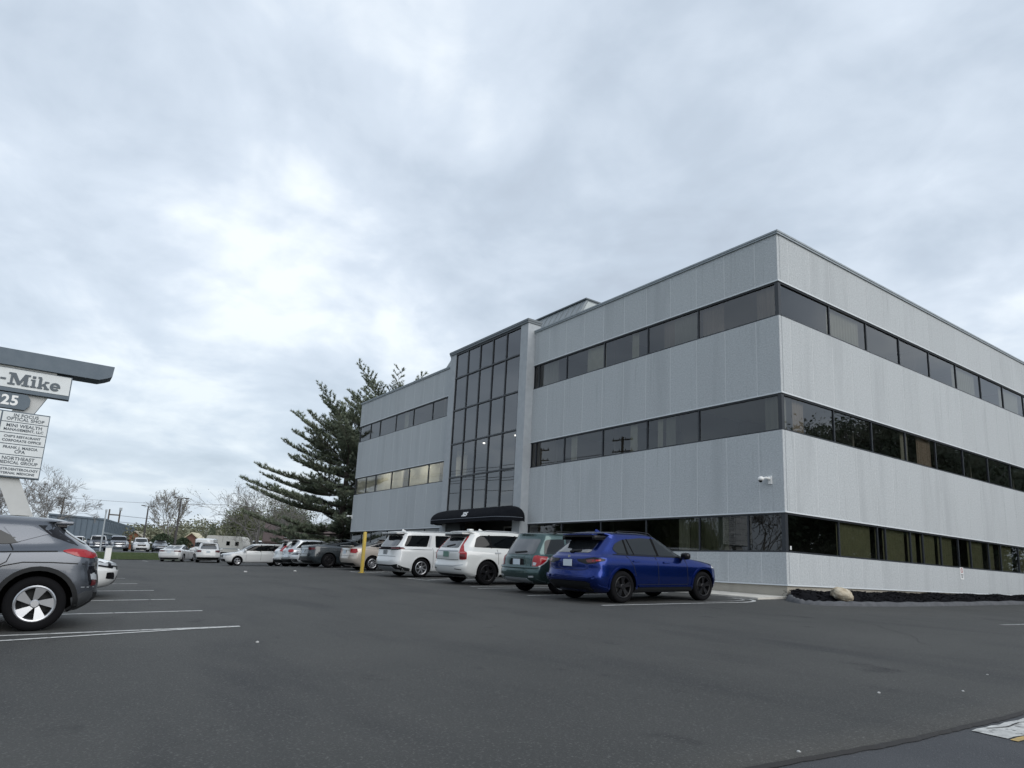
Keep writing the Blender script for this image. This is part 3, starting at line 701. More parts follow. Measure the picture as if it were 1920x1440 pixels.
def body_mesh(levels, sub=3, clad=0):
    """levels: dicts xr,xf,w,z (number or [(x,z)..]),ar,af,pr,pf. Returns (verts, faces, idx)"""
    rings = []
    for L in levels:
        h = half_outline(L['xr'], L['xf'], L['w'], L.get('ar', 0.5), L.get('af', 0.7), L.get('pr', 3.2), L.get('pf', 2.6))
        full = h + [(x, -y) for x, y in h[-2:0:-1]]
        zf = L['z']; cr = L.get('crown', 0.0)
        rings.append([(x, y, (pw(zf, x) if isinstance(zf, list) else zf) - cr * (abs(y) / max(L['w'], .01)) ** 2) for x, y in full])
    n = len(rings[0]); cols = []
    for j in range(n):
        cols.append(list(zip(*[pchip([r[j][c] for r in rings], sub) for c in range(3)])))
    nl = len(cols[0]); vs = [cols[j][k] for k in range(nl) for j in range(n)]; fs = []; ix = []
    for k in range(nl - 1):
        for j in range(n):
            fs.append((k * n + j, (k + 1) * n + j, (k + 1) * n + (j + 1) % n, k * n + (j + 1) % n)); ix.append(2 if k < clad * sub else 0)
    def cap(k, flip, mi):
        half = n // 2
        a = [k * n + j for j in range(n)]
        # bridge mirrored points
        for j in range(0, half):
            q = (a[j], a[j + 1], a[(n - j - 1) % n], a[(n - j) % n])
            q = tuple(dict.fromkeys(q))
            if len(q) >= 3: fs.append(q if flip else q[::-1]); ix.append(mi)
    cap(0, False, 1); cap(nl - 1, True, 0)
    return vs, fs, ix
def round_poly(p, r=0.05, n=3):
    out = []
    for i in range(len(p)):
        a, b, c = Vector(p[i - 1]), Vector(p[i]), Vector(p[(i + 1) % len(p)])
        u, v = (a - b), (c - b); rr = min(r, u.length * 0.45, v.length * 0.45)
        s, e_ = b + u.normalized() * rr, b + v.normalized() * rr
        for k in range(n + 1):
            t = k / n; out.append(tuple(s * (1 - t) ** 2 + b * 2 * t * (1 - t) + e_ * t * t))
    return out
class Car:
    def __init__(s, name, levels, pmat, axles, R, cut=None, clad=0, clad_mat=None, label=None, group=None, cat='car', sub=3):
        s.root = empty(name, (0, 0, 0), label, cat, group); s.paint = pmat
        vs, fs, ix = body_mesh(levels, sub, clad)
        me = mesh('body', vs, fs, [pmat, M_WELL, clad_mat or M_BLACK], True, ix)
        bm = bmesh.new(); bm.from_mesh(me); bmesh.ops.recalc_face_normals(bm, faces=bm.faces); bm.to_mesh(me)
        s.bvh = BVHTree.FromBMesh(bm); bm.free()
        tmp = bpy.data.objects.new('body', me); COL.objects.link(tmp)
        hw = max(L['w'] for L in levels); cr = cut or R + 0.055
        mb = MB()
        for ax in axles:
            for sg in (1, -1):
                n = 28; c = [(ax + cr * cos(2 * pi * k / n), R + 0.01 + cr * sin(2 * pi * k / n)) for k in range(n)]
                y0, y1 = (hw - 0.36, hw + 0.4) if sg > 0 else (-hw - 0.4, -hw + 0.36)
                mb.prism(c, 'y', y0, y1)
        cm = mesh('cut', mb.v, mb.f, [pmat, M_WELL], False, [1] * len(mb.f)); co = bpy.data.objects.new('cut', cm); COL.objects.link(co)
        bm = bmesh.new(); bm.from_mesh(cm); bmesh.ops.recalc_face_normals(bm, faces=bm.faces); bm.to_mesh(cm); bm.free()
        md = tmp.modifiers.new('b', 'BOOLEAN'); md.operation = 'DIFFERENCE'; md.solver = 'EXACT'; md.object = co
        dg = bpy.context.evaluated_depsgraph_get()
        bme = bpy.data.meshes.new_from_object(tmp.evaluated_get(dg))
        bpy.data.objects.remove(tmp, do_unlink=True); bpy.data.objects.remove(co, do_unlink=True)
        bme.polygons.foreach_set('use_smooth', [True] * len(bme.polygons)); bme.set_sharp_from_angle(angle=radians(38)); bme.name = 'body'
        s.body = link('body', bme, s.root); s.hw = hw; s.R = R; s.axles = axles
    def _cast(s, mode, u, v, sg):
        if mode == 'side': o, d = Vector((u, sg * 3, v)), Vector((0, -sg, 0))
        elif mode == 'rear': o, d = Vector((-5, u, v)), Vector((1, 0, 0))
        elif mode == 'front': o, d = Vector((5, u, v)), Vector((-1, 0, 0))
        elif mode == 'rc': # rear corner, u measured along the 45 degree plane
            dd = Vector((1, -sg, 0)).normalized(); t = Vector((1, sg, 0)).normalized(); o = -dd * 5 + t * u + Vector((0, 0, v)) ; d = dd
        else: o, d = Vector((u, v, 4)), Vector((0, 0, -1))
        h = s.bvh.ray_cast(o, d)
        if mode in ('side', 'rear', 'front'):
            ax = 1 if mode == 'side' else 0; k = 0
            while (h[0] is None or abs(h[1][ax]) < 0.38) and k < 40:
                st = .015 * (1 if u > 0 else -1)
                if mode == 'side': o.x -= st
                else: o.y -= st
                h = s.bvh.ray_cast(o, d); k += 1
        if h[0] is None:
            h = s.bvh.find_nearest(o + d * (3 - s.hw if mode == 'side' else 2.9 if mode in ('rear', 'front') else 2.4))
        n = h[1]
        if n.dot(d) > 0: n = -n
        return h[0], n
    def patch(s, name, poly, mode, m, off=0.006, grid=0.08, sides=(1, -1), parent=None, r=0.0, inset=0.012, label=None):
        if r: poly = round_poly(poly, r)
        if 'light' in name or 'lamp' in name: grid = .04; off = max(off + .003, .009)
        if 'trim' in name or 'clad' in name or 'window' in name: grid = .055; off = max(off, .008)
        obs = []
        for sg in (sides if mode in ('side', 'rc') else (1,)):
            bm = bmesh.new(); vv = [bm.verts.new((p[0], p[1], 0)) for p in poly]; bm.faces.new(vv)
            bmesh.ops.triangulate(bm, faces=bm.faces[:])
            for ax in (0, 1):
                lo, hi = min(p[ax] for p in poly), max(p[ax] for p in poly); k = int((hi - lo) / grid)
                for i in range(1, k + 1):
                    co = [0, 0, 0]; no = [0, 0, 0]; co[ax] = lo + (hi - lo) * i / (k + 1); no[ax] = 1
                    bmesh.ops.bisect_plane(bm, geom=bm.verts[:] + bm.edges[:] + bm.faces[:], plane_co=co, plane_no=no)
            nrm = {}
            for v in bm.verts:
                p, n = s._cast(mode, v.co.x, v.co.y, sg); v.co = p + n * off; nrm[v] = n
            bm.normal_update(); av = Vector((0, 0, 0)); an = Vector((0, 0, 0))
            for f in bm.faces: av += f.normal * f.calc_area(); an += nrm[f.verts[0]]
            if av.dot(an) < 0: bmesh.ops.reverse_faces(bm, faces=bm.faces[:])
            be = [e_ for e_ in bm.edges if e_.is_boundary]
            src = {}
            for e_ in be:
                for v in e_.verts: src[v] = nrm[v]
            ret = bmesh.ops.extrude_edge_only(bm, edges=be)
            nv = [g for g in ret['geom'] if isinstance(g, bmesh.types.BMVert)]
            old = list(src)
            for v in nv:
                b = min(old, key=lambda q: (q.co - v.co).length_squared); v.co = v.co - src[b] * (inset + off)
            me = bpy.data.meshes.new(name); bm.to_mesh(me); bm.free(); me.materials.append(m)
            me.polygons.foreach_set('use_smooth', [True] * len(me.polygons)); me.set_sharp_from_angle(angle=radians(40))
            o = link(name, me, parent or s.root)
            if label: o['label'] = label
            obs.append(o)
        return obs
    def line(s, name, pts, mode, w, m, off=0.0035, sides=(1, -1), parent=None):
        """thin strip along a polyline on the surface"""
        L = []; R_ = []
        for i, p in enumerate(pts):
            a = Vector(pts[max(0, i - 1)]); b = Vector(pts[min(len(pts) - 1, i + 1)]); d = (b - a).normalized(); n = Vector((-d.y, d.x)) * w / 2
            L.append(tuple(Vector(p) + n)); R_.append(tuple(Vector(p) - n))
        return s.patch(name, L + R_[::-1], mode, m, off, sides=sides, parent=parent, inset=0.004)
    def box(s, name, x0, x1, y0, y1, z0, z1, m, bev=0.02, parent=None, mirror=False):
        for sg in ((1, -1) if mirror else (1,)):
            mb = MB(); mb.box(x0, x1, min(sg * y0, sg * y1), max(sg * y0, sg * y1), z0, z1)
            bm = bmesh.new(); me = mesh(name, mb.v, mb.f, m); bm.from_mesh(me)
            bmesh.ops.bevel(bm, geom=bm.edges[:], offset=bev, segments=2, affect='EDGES', profile=0.6); bm.to_mesh(me); bm.free()
            me.polygons.foreach_set('use_smooth', [True] * len(me.polygons)); me.set_sharp_from_angle(angle=radians(50))
            link(name, me, parent or s.root)
    def wheels(s, rimR, mrim, spokes=5, twin=False, width=0.22, track=None, swirl=0.0, mat2=None, blade=0.09, style='spoke'):
        R = s.R; ty = track or s.hw - 0.005
        n = 32; w = width
        prof = [(rimR, -w * .42), (rimR + .02, -w * .49), (R - .05, -w * .5), (R - .012, -w * .42), (R, -w * .3), (R, w * .3), (R - .012, w * .42), (R - .05, w * .5), (rimR + .02, w * .49), (rimR, w * .42)]
        def lathe(pf, closed=False):
            vs = []; fs = []
            for k in range(n):
                a = 2 * pi * k / n
                for r_, y in pf: vs.append((r_ * cos(a), y, r_ * sin(a)))
            m_ = len(pf)
            for k in range(n):
                for i in range(m_ - 1 + (1 if closed else 0)):
                    fs.append((k * m_ + i, k * m_ + (i + 1) % m_, ((k + 1) % n) * m_ + (i + 1) % m_, ((k + 1) % n) * m_ + i))
            return vs, fs
        tv, tf = lathe(prof, True)
        key = ('tyre', R, rimR, w)
        tme = mesh('tyre', tv, tf, M_TYRE, True, None, 45)
        # rim seen on the outer (+y) face
        mb = MB()
        mb.add(*lathe([(rimR + .002, w * .45), (rimR - .012, w * .49), (rimR - .028, w * .46), (rimR - .035, w * .2), (rimR - .035, -w * .4)]))
        for k in range(spokes):
            a0 = 2 * pi * k / spokes + pi / 2
            subs = (0,) if not twin else (-0.16, 0.16)
            for ds in subs:
                hub = 0.05 if style == 'fan' else 0.065; ro = rimR - .02
                aw_in = blade * (0.8 if style != 'fan' else 0.55) / 2; aw_out = blade * (0.62 if style != 'fan' else 1.5) / 2
                def P(r_, side, ang, y): return (r_ * cos(ang) - side * sin(ang), y, r_ * sin(ang) + side * cos(ang))
                ain = a0 + ds * 0.5; aou = a0 + ds + swirl
                yo, yi = w * .47, w * .40
                v = [P(hub, -aw_in, ain, yi), P(hub, aw_in, ain, yi), P(ro, aw_out, aou, yo), P(ro, -aw_out, aou, yo)]
                lo = [(q[0], q[1] - 0.035, q[2]) for q in v]
                mb.add(v + lo, [(0, 1, 2, 3), (4, 7, 6, 5), (0, 4, 5, 1), (1, 5, 6, 2), (2, 6, 7, 3), (3, 7, 4, 0)])
        hr = .052 if style == 'fan' else .07
        mb.add([(hr * cos(2 * pi * k / 16), w * .41, hr * sin(2 * pi * k / 16)) for k in range(16)] + [(hr * .8 * cos(2 * pi * k / 16), w * .45, hr * .8 * sin(2 * pi * k / 16)) for k in range(16)],
               [tuple(range(16, 32))] + [(k, (k + 1) % 16, 16 + (k + 1) % 16, 16 + k) for k in range(16)])
        rme = mesh('rim', mb.v, mb.f, mrim, True, None, 30)
        hv, hf = lathe([(0.001, w * .1), (rimR * .62, w * .1), (rimR * .62, 0.0), (rimR - .03, -w * .05), (rimR - .03, -w * .35), (0.001, -w * .35)])
        hme = mesh('wheel', hv, hf, mat2 or mat('brake_disc', (0.05, 0.05, 0.052), 0.5, metal=0.5), True, None, 40)
        for ax in s.axles:
            for sg in (1, -1):
                h = link('wheel', hme, s.root, (ax, sg * (ty - w / 2), R), (0, 0, 0 if sg > 0 else pi))
                link('tyre', tme, h); link('rim', rme, h)
    def mirror(s, x, z, m, y=None):
        y = y or s.hw
        for sg in (1, -1):
            bm = bmesh.new(); bmesh.ops.create_uvsphere(bm, u_segments=14, v_segments=9, radius=1)
            for v in bm.verts:
                c = v.co; k = lambda t, e_: math.copysign(abs(t) ** e_, t)
                v.co = Vector((k(c.x, .6) * 0.085, k(c.y, .7) * 0.125, k(c.z, .6) * 0.085))
            me = bpy.data.meshes.new('side_mirror'); bm.to_mesh(me); bm.free(); me.materials.append(m); me.polygons.foreach_set('use_smooth', [True] * len(me.polygons))
            o = link('side_mirror', me, s.root, (x, sg * (y + 0.05), z))
            mb = MB(); mb.box(-.03, .03, -0.16 if sg > 0 else 0, 0 if sg > 0 else 0.16, -.09, -.05); mb.build('mirror_stalk', M_BLACK, o)
    def rails(s, x0, x1, y, m, h=0.05):
        for sg in (1, -1):
            pts = []
            for k in range(9):
                x = lerp(x0, x1, k / 8); p, n = s._cast('top', x, sg * y, 1)
                pts.append((x, sg * y, p.z + (h if 0 < k < 8 else -0.01)))
            mb = MB(); mb.tube(pts, 0.018, 6); mb.build('roof_rail', m, s.root, True)
    def fin(s, x, m):
        p, n = s._cast('top', x, 0, 1)
        mb = MB(); z = p.z - .01
        mb.add([(x - .10, -.03, z), (x + .10, -.025, z), (x + .10, .025, z), (x - .10, .03, z), (x - .09, 0, z + .075), (x - .04, 0, z + .075)], [(0, 3, 2, 1), (0, 1, 5, 4), (3, 4, 5, 2), (0, 4, 3), (1, 2, 5)])
        mb.build('antenna_fin', m, s.root)
    def plate(s, z, m, mode='rear', y=0.0, w=0.31, h=0.155):
        p, n = s._cast(mode, y, z, 1); d = -1 if mode == 'rear' else 1
        x = p.x + d * 0.008
        MB().box(min(x, x + d * .012), max(x, x + d * .012), y - w / 2, y + w / 2, z - h / 2, z + h / 2).build('license_plate', m, s.root)
    def emblem(s, z, mode='rear', r=0.035, m=None):
        p, n = s._cast(mode, 0, z, 1); d = -1 if mode == 'rear' else 1
        mb = MB(); mb.tube([(p.x, 0, z), (p.x + d * .012, 0, z)], r, 16); mb.build('emblem', m or M_CHROME, s.root)
    def place(s, x, y, heading, dz=0.0):
        """centre of the car on the ground at x,y; heading in degrees (0 = +x)"""
        n = gn(x, y); a = radians(heading); f = Vector((cos(a), sin(a), 0)); f = (f - n * f.dot(n)).normalized(); l = n.cross(f)
        lotlift = 0.02 if -59 < x < 9 and y > -21.5 else 0.0
        s.root.matrix_world = Matrix(((f.x, l.x, n.x, x), (f.y, l.y, n.y, y), (f.z, l.z, n.z, gz(x, y) + lotlift + dz), (0, 0, 0, 1)))
        return s
def suv_levels(L, Wd, H, gc=0.20, tail=None, nose=0.90, hood=1.0, cowl=(0.95, 1.06), wtop=(0.05, None), belt=(1.12, 1.05), shoulder=None, spoil=0.45, roofw=0.60, tumble=0.70, ar=0.42, af=0.75, pr=3.4, bow=0.0, roofz=None, hoodnose=0.10):
    """generic two box body. tail: [(z, inset from the tail)] silhouette of the rear"""
    h = L / 2; w = Wd / 2; T = tail
    t = lambda z: -h + pw(T, z)
    zb_r, zb_f = belt; sh_r, sh_f = shoulder or (zb_r - 0.10, nose)
    xw, zw = wtop[0], H - 0.09
    zt = H - 0.10
    lv = [dict(xr=-h + .30, xf=h - .32, w=w - .13, z=gc, ar=.3, af=.6),
          dict(xr=t(gc + .05) + .05, xf=h - .14, w=w - .05, z=gc + .05, ar=ar, af=af),
          dict(xr=t(.40), xf=h - .04, w=w - .012, z=.40, ar=ar, af=af, pr=pr),
          dict(xr=t(.56), xf=h, w=w, z=.58, ar=ar, af=af, pr=pr),
          dict(xr=t(.74), xf=h - .015, w=w - .002, z=[(-h, .76), (h * .4, .74), (h, .70)], ar=ar, af=af, pr=pr),
          dict(xr=t((sh_r + .76) / 2), xf=h - .03, w=w - .008, z=[(-h, (sh_r + .76) / 2), (h * .4, (sh_f + .76) / 2 + .02), (h, (nose + .70) / 2)], ar=ar, af=af, pr=pr),
          dict(xr=t(sh_r), xf=h - hoodnose, w=w - .03, z=[(-h, sh_r), (0, lerp(sh_r, sh_f, .55)), (h * .55, sh_f + .01), (h, nose)], ar=ar, af=af, pr=pr),
          dict(xr=t(lerp(sh_r, zb_r, .6)) + .01, xf=lerp(h - hoodnose, cowl[0], .35), w=w - .075, z=[(-h, lerp(sh_r, zb_r, .6)), (0, lerp(lerp(sh_r, sh_f, .55), zb_f, .6)), (h * .5, lerp(sh_f, hood, .75)), (h, lerp(nose, hood, .55))], ar=ar, af=.55, pr=pr, crown=-.0),
          dict(xr=t(zb_r), xf=cowl[0], w=w - .115, z=[(-h, zb_r), (0, lerp(zb_r, zb_f, .6)), (cowl[0], cowl[1])], ar=ar, af=.32, pr=pr, pf=2.4),
          dict(xr=t(lerp(zb_r, zt, .5)), xf=lerp(cowl[0], xw, .52), w=lerp(w - .115, w * tumble, .48), z=[(-h, lerp(zb_r, zt, .5)), (cowl[0], lerp(cowl[1], zt, .5))], ar=ar * .95, af=.34, pr=pr, pf=2.4),
          dict(xr=t(zt - .03), xf=xw + .06, w=w * tumble + .01, z=[(-h, zt - .03), (xw, zt - .02)], ar=ar * .9, af=.36, pr=pr, pf=2.4),
          dict(xr=-h + spoil, xf=xw - .10, w=w * tumble - .045, z=[(-h, H - .055 - (roofz or 0)), (xw, H - .055)], ar=.32, af=.40, pr=3, pf=2.4),
          dict(xr=-h + spoil + .14, xf=xw - .34, w=w * tumble - .15, z=[(-h, H - .022 - (roofz or 0)), (xw, H - .018)], ar=.35, af=.45, pr=2.8, pf=2.4),
          dict(xr=-h + spoil + .6, xf=xw - .85, w=w * tumble - .38, z=H - .003 - (roofz or 0) * .5, ar=.3, af=.3)]
    return lv
def sedan_levels(L, Wd, H, gc=0.17, tail=None, deck=1.05, deckx=0.55, nose=0.78, hood=0.92, cowl=(0.85, 0.98), wtop=0.1, rtop=1.65, belt=(1.02, 0.95), tumble=0.66, ar=0.5, af=0.7, pf=3.0):
    """three box body; rtop = roof rear end measured from the tail"""
    h = L / 2; w = Wd / 2; t = lambda z: -h + pw(tail, z); zt = H - .085
    lv = [dict(xr=-h + .30, xf=h - .34, w=w - .13, z=gc, ar=.3, af=.6),
          dict(xr=t(gc + .05) + .05, xf=h - .13, w=w - .05, z=gc + .05, ar=ar, af=af),
          dict(xr=t(.36), xf=h - .03, w=w - .012, z=.36, ar=ar, af=af, pf=pf),
          dict(xr=t(.52), xf=h, w=w, z=.52, ar=ar, af=af, pf=pf),
          dict(xr=t(.68), xf=h - .02, w=w - .003, z=[(-h, .70), (h, min(.62, nose - .12))], ar=ar, af=af, pf=pf),
          dict(xr=t(.84), xf=h - .05, w=w - .012, z=[(-h, .86), (h * .4, min(.80, hood - .08)), (h, min(.70, nose - .05))], ar=ar, af=af, pf=pf),
          dict(xr=t(deck - .06), xf=h - .14, w=w - .04, z=[(-h, deck - .06), (0, belt[1] - .06), (h * .5, lerp(nose, hood, .6)), (h, nose)], ar=ar, af=af, pf=pf),
          dict(xr=lerp(t(deck), -h + deckx, .25), xf=lerp(h - .14, cowl[0], .4), w=w - .085, z=[(-h, deck), (0, belt[1] - .02), (h * .5, hood - .01), (h, lerp(nose, hood, .6))], ar=ar * .8, af=.6),
          dict(xr=-h + deckx, xf=cowl[0], w=w - .12, z=[(-h + deckx, deck + .01), (0, belt[1] + .02), (cowl[0], cowl[1])], ar=.35, af=.35),
          dict(xr=lerp(-h + deckx, -h + rtop, .5), xf=lerp(cowl[0], wtop, .52), w=lerp(w - .12, w * tumble, .5), z=[(-h, lerp(deck, zt, .52)), (cowl[0], lerp(cowl[1], zt, .52))], ar=.35, af=.36),
          dict(xr=-h + rtop - .12, xf=wtop + .06, w=w * tumble + .01, z=[(-h, zt - .04), (wtop, zt - .02)], ar=.38, af=.38),
          dict(xr=-h + rtop + .05, xf=wtop - .10, w=w * tumble - .05, z=[(-h, H - .06), (wtop, H - .05)], ar=.35, af=.4),
          dict(xr=-h + rtop + .25, xf=wtop - .32, w=w * tumble - .16, z=[(-h, H - .025), (wtop, H - .018)], ar=.3, af=.4),
          dict(xr=-h + rtop + .55, xf=wtop - .6, w=w * tumble - .36, z=H - .004, ar=.2, af=.3)]
    return lv
GB = 'cars parked nose to the building'; GL = 'cars parked in the left hand row'; GF = 'cars parked at the far side of the lot'; GG = 'cars parked beyond the grass strip'
def glazing(c, side, ws, rg, gm=None, pillars=(), trim=None):
    """side glass outline, windscreen, rear glass, dark division bars"""
    gm = gm or M_CGLASS
    for poly in side:
        obs = c.patch('side_window', poly, 'side', gm, r=0.05)
        if trim:
            lo = min(poly, key=lambda p: p[0]); hi = max(poly, key=lambda p: p[0])
    for (x0, z0, x1, z1, w) in pillars:
        c.line('window_pillar', [(x0, z0), (x1, z1)], 'side', w, M_PILLAR, off=0.013)
    if ws: c.patch('windshield', ws, 'front', gm, r=0.06)
    if rg: c.patch('rear_window', rg, 'rear', M_CGLASSR, r=0.07)
def sill_seams(c, xs, zlo, zhi, lean=0.0):
    for x in xs: c.line('door_seam', [(x, zlo), (x + lean * .4, (zlo + zhi) / 2), (x + lean, zhi)], 'side', 0.012, M_BLACK)
def handles(c, pts, m, l=0.2):
    for x, z in pts: c.patch('door_handle', [(x - l / 2, z - .016), (x + l / 2, z - .010), (x + l / 2, z + .016), (x - l / 2, z + .018)], 'side', m, off=0.028, inset=0.0)
def arches(c, m, t=0.05, r0=None, off=0.006, a0=-8, a1=188):
    r0 = r0 or c.R + 0.052
    for ax in c.axles:
        n = 18; A = [radians(lerp(a0, a1, k / n)) for k in range(n + 1)]
        poly = [(ax + r0 * cos(a), c.R + .01 + r0 * sin(a)) for a in A] + [(ax + (r0 + t) * cos(a), c.R + .01 + (r0 + t) * sin(a)) for a in A[::-1]]
        c.patch('wheel_arch_trim', poly, 'side', m, off=off, inset=0.02)

# ------------------------------------------------------------------ blue SUV at the corner
P_BLUE = mat('car_paint_blue', (0.003, 0.020, 0.150), 0.24, metal=0.85, coat=0.5)
L, H = 4.72, 1.66; h = L / 2
c = Car('parked_suv', suv_levels(L, 1.90, H, 0.23, [(.2, .24), (.4, .05), (.55, 0), (.72, .05), (.90, .05), (1.02, .07), (1.12, .15), (1.35, .44), (1.52, .64), (1.7, .7)], nose=.90, hood=1.03, cowl=(0.98, 1.09), wtop=(0.12, None), belt=(1.14, 1.07), spoil=.52, tumble=.69),
        P_BLUE, (-1.40, 1.465), 0.37, clad=0, label='deep blue SUV with black wheels parked nearest the building corner', group=GB)
glazing(c, [[(-1.50, 1.14), (-1.62, 1.24), (-1.50, 1.37), (-1.25, 1.465), (-0.6, 1.525), (-0.05, 1.515), (0.30, 1.43), (0.72, 1.22), (0.92, 1.11), (0.85, 1.095), (-0.5, 1.12)]],
        [(-.64, 1.14), (.64, 1.14), (.54, 1.54), (-.54, 1.54)], [(-.60, 1.14), (.60, 1.14), (.53, 1.44), (-.53, 1.44)], M_CGLASS2, pillars=((-1.16, 1.12, -1.20, 1.47, .05), (-.95, 1.12, -1.08, 1.49, .03), (-.12, 1.10, -.22, 1.53, .07)))
c.patch('window_surround', [(-1.66, 1.115), (-1.50, 1.105), (-.5, 1.085), (.95, 1.065), (.95, 1.09), (-.5, 1.112), (-1.5, 1.135)], 'side', M_GBLACK, off=0.006)
c.box('spoiler', -h + .36, -h + .74, -.56, .56, H - .155, H - .105, M_GBLACK, .02); c.box('spoiler_lip', -h + .33, -h + .50, -.54, .54, H - .105, H - .075, P_BLUE, .012)
c.box('spoiler_ear', -h + .36, -h + .72, .50, .60, H - .22, H - .115, M_GBLACK, .02, mirror=True)
for sg in (1, -1):
    c.patch('tail_light', [(sg * .30, .99), (sg * .55, 1.00), (sg * .80, 1.045), (sg * .86, 1.00), (sg * .86, .90), (sg * .62, .88), (sg * .36, .935)], 'rear', M_GBLACK, r=.03)
    c.patch('tail_light_lens', [(sg * .60, .975), (sg * .78, 1.00), (sg * .84, .97), (sg * .84, .925), (sg * .66, .915)], 'rear', M_REDD, off=.008, r=.02)
    c.patch('bumper_fin', [(sg * .66, .60), (sg * .80, .64), (sg * .90, .55), (sg * .80, .46), (sg * .70, .52)], 'rear', P_BLUE, off=.03)
    c.patch('exhaust_pipe', [(sg * .52, .27), (sg * .68, .27), (sg * .68, .36), (sg * .52, .36)], 'rear', M_BLACK, off=.02, r=.03)
c.patch('tail_light', [(-2.30, .90), (-1.98, .965), (-1.95, .995), (-2.10, 1.03), (-2.30, 1.04)], 'side', M_GBLACK, r=.02)
c.patch('tail_light_lens', [(-2.28, .925), (-2.08, .965), (-2.08, .99), (-2.28, .985)], 'side', M_RED, off=.008)
c.patch('bumper_trim', [(-.68, .30), (.68, .30), (.74, .44), (.60, .50), (-.60, .50), (-.74, .44)], 'rear', M_BLACK, off=.006)
c.line('bumper_crease', [(-.86, .60), (-.78, .545), (-.6, .53), (.6, .53), (.78, .545), (.86, .60)], 'rear', .045, P_BLUE, off=.045)
c.line('tailgate_seam', [(-.66, .78), (-.5, .74), (.5, .74), (.66, .78)], 'rear', .012, M_BLACK)
c.plate(.90, M_PLATE); c.emblem(1.045, r=.04)
c.patch('number_recess', [(-.3, .79), (.3, .79), (.32, 1.0), (-.32, 1.0)], 'rear', P_BLUE, off=.001)
c.line('rear_wiper', [(-.28, 1.18), (.05, 1.165)], 'rear', .03, M_BLACK, off=.03); c.box('wiper_base', -h + .15, -h + .23, -.06, .06, 1.135, 1.185, M_BLACK, .015)
sill_seams(c, (-.20, .86), .42, 1.09, -.03); c.line('door_seam', [(-.98, .62), (-1.05, .85), (-1.25, 1.12)], 'side', .012, M_BLACK)
c.line('door_seam', [(-.98, .42), (.86, .42)], 'side', .012, M_BLACK)
handles(c, ((-.95, .965), (.10, .945)), P_BLUE, .22)
c.patch('sill_trim', [(-1.0, .26), (1.05, .26), (1.05, .36), (-1.0, .36)], 'side', M_BLACK, off=.012)
c.line('sill_highlight', [(-.9, .385), (1.0, .385)], 'side', .035, P_BLUE, off=.03)  # raised ledge in the body paint
arches(c, P_BLUE, .05, off=.014)
c.patch('headlight', [(1.80, .83), (2.10, .80), (2.20, .90), (1.86, .915)], 'side', M_LENS, r=.02)
c.patch('headlight', [(.42, .84), (.84, .86), (.86, .93), (.42, .92)], 'front', M_LENS); c.patch('headlight', [(-.42, .84), (-.42, .92), (-.86, .93), (-.84, .86)], 'front', M_LENS)
c.patch('grille', [(-.38, .60), (.38, .60), (.38, .92), (-.38, .92)], 'front', M_GBLACK, r=.05)
c.wheels(.255, M_ALLOYD, 5, True, .25, blade=.07); c.mirror(.72, 1.12, M_GBLACK); c.fin(-1.35, P_BLUE); c.rails(-1.35, .0, .55, M_GBLACK, .04)
c.patch('roof_glass', [(-1.0, -.45), (-.05, -.42), (-.05, .42), (-1.0, .45)], 'top', M_CGLASS, r=.06)
c.place(-.97, -5.12, 90)

# ------------------------------------------------------------------ dark green SUV
P_GREEN = mat('car_paint_green', (0.046, 0.084, 0.084), 0.26, metal=0.7, coat=0.7)
L, H = 4.56, 1.66; h = L / 2
c = Car('parked_suv', suv_levels(L, 1.78, H, 0.26, [(.2, .2), (.4, .03), (.55, 0), (.66, .0), (.74, .06), (.95, .08), (1.05, .12), (1.35, .30), (1.52, .42), (1.7, .5)], nose=.90, hood=1.0, cowl=(1.02, 1.06), wtop=(0.25, None), belt=(1.06, 1.02), spoil=.42, tumble=.74, roofw=.64, ar=.34),
        P_GREEN, (-1.34, 1.275), 0.345, label='dark green SUV with roof rails parked between the white SUV and the blue SUV', group=GB)
glazing(c, [[(-1.86, 1.06), (-1.80, 1.38), (-1.72, 1.45), (-1.12, 1.48), (-1.12, 1.08)], [(-1.05, 1.08), (-1.05, 1.49), (-.28, 1.50), (-.22, 1.08)], [(-.14, 1.08), (-.18, 1.50), (.18, 1.47), (.78, 1.12), (.78, 1.08)]],
        [(-.62, 1.1), (.62, 1.1), (.55, 1.52), (-.55, 1.52)], [(-.64, 1.05), (.64, 1.05), (.60, 1.46), (-.60, 1.46)], M_CGLASS2)
for sg in (1, -1):
    c.patch('tail_light', [(sg * .66, 1.02), (sg * .86, 1.02), (sg * .86, .80), (sg * .74, .73), (sg * .66, .74)], 'rear', M_RED, r=.03)
    c.patch('reverse_lamp', [(sg * .68, .85), (sg * .78, .83), (sg * .76, .76), (sg * .68, .76)], 'rear', M_LENS, off=.01)
    c.patch('bumper_reflector', [(sg * .58, .44), (sg * .74, .45), (sg * .74, .49), (sg * .58, .48)], 'rear', M_LENS, off=.008)
c.patch('tail_light', [(-2.25, 1.02), (-1.78, .99), (-1.84, .90), (-2.10, .74), (-2.25, .72)], 'side', M_RED, r=.03)
c.line('tail_light_edge', [(-1.80, .965), (-1.86, .88), (-2.10, .725)], 'side', .028, M_LENS, off=.008)
c.patch('number_recess', [(-.34, .76), (.34, .76), (.28, .93), (-.28, .93)], 'rear', M_GBLACK, r=.03); c.plate(.84, M_PLATE)
c.line('bumper_step', [(-.84, .70), (.84, .70)], 'rear', .05, P_GREEN, off=.05)
c.line('tailgate_seam', [(-.60, .72), (-.62, 1.0)], 'rear', .012, M_BLACK); c.line('tailgate_seam', [(.60, .72), (.62, 1.0)], 'rear', .012, M_BLACK)
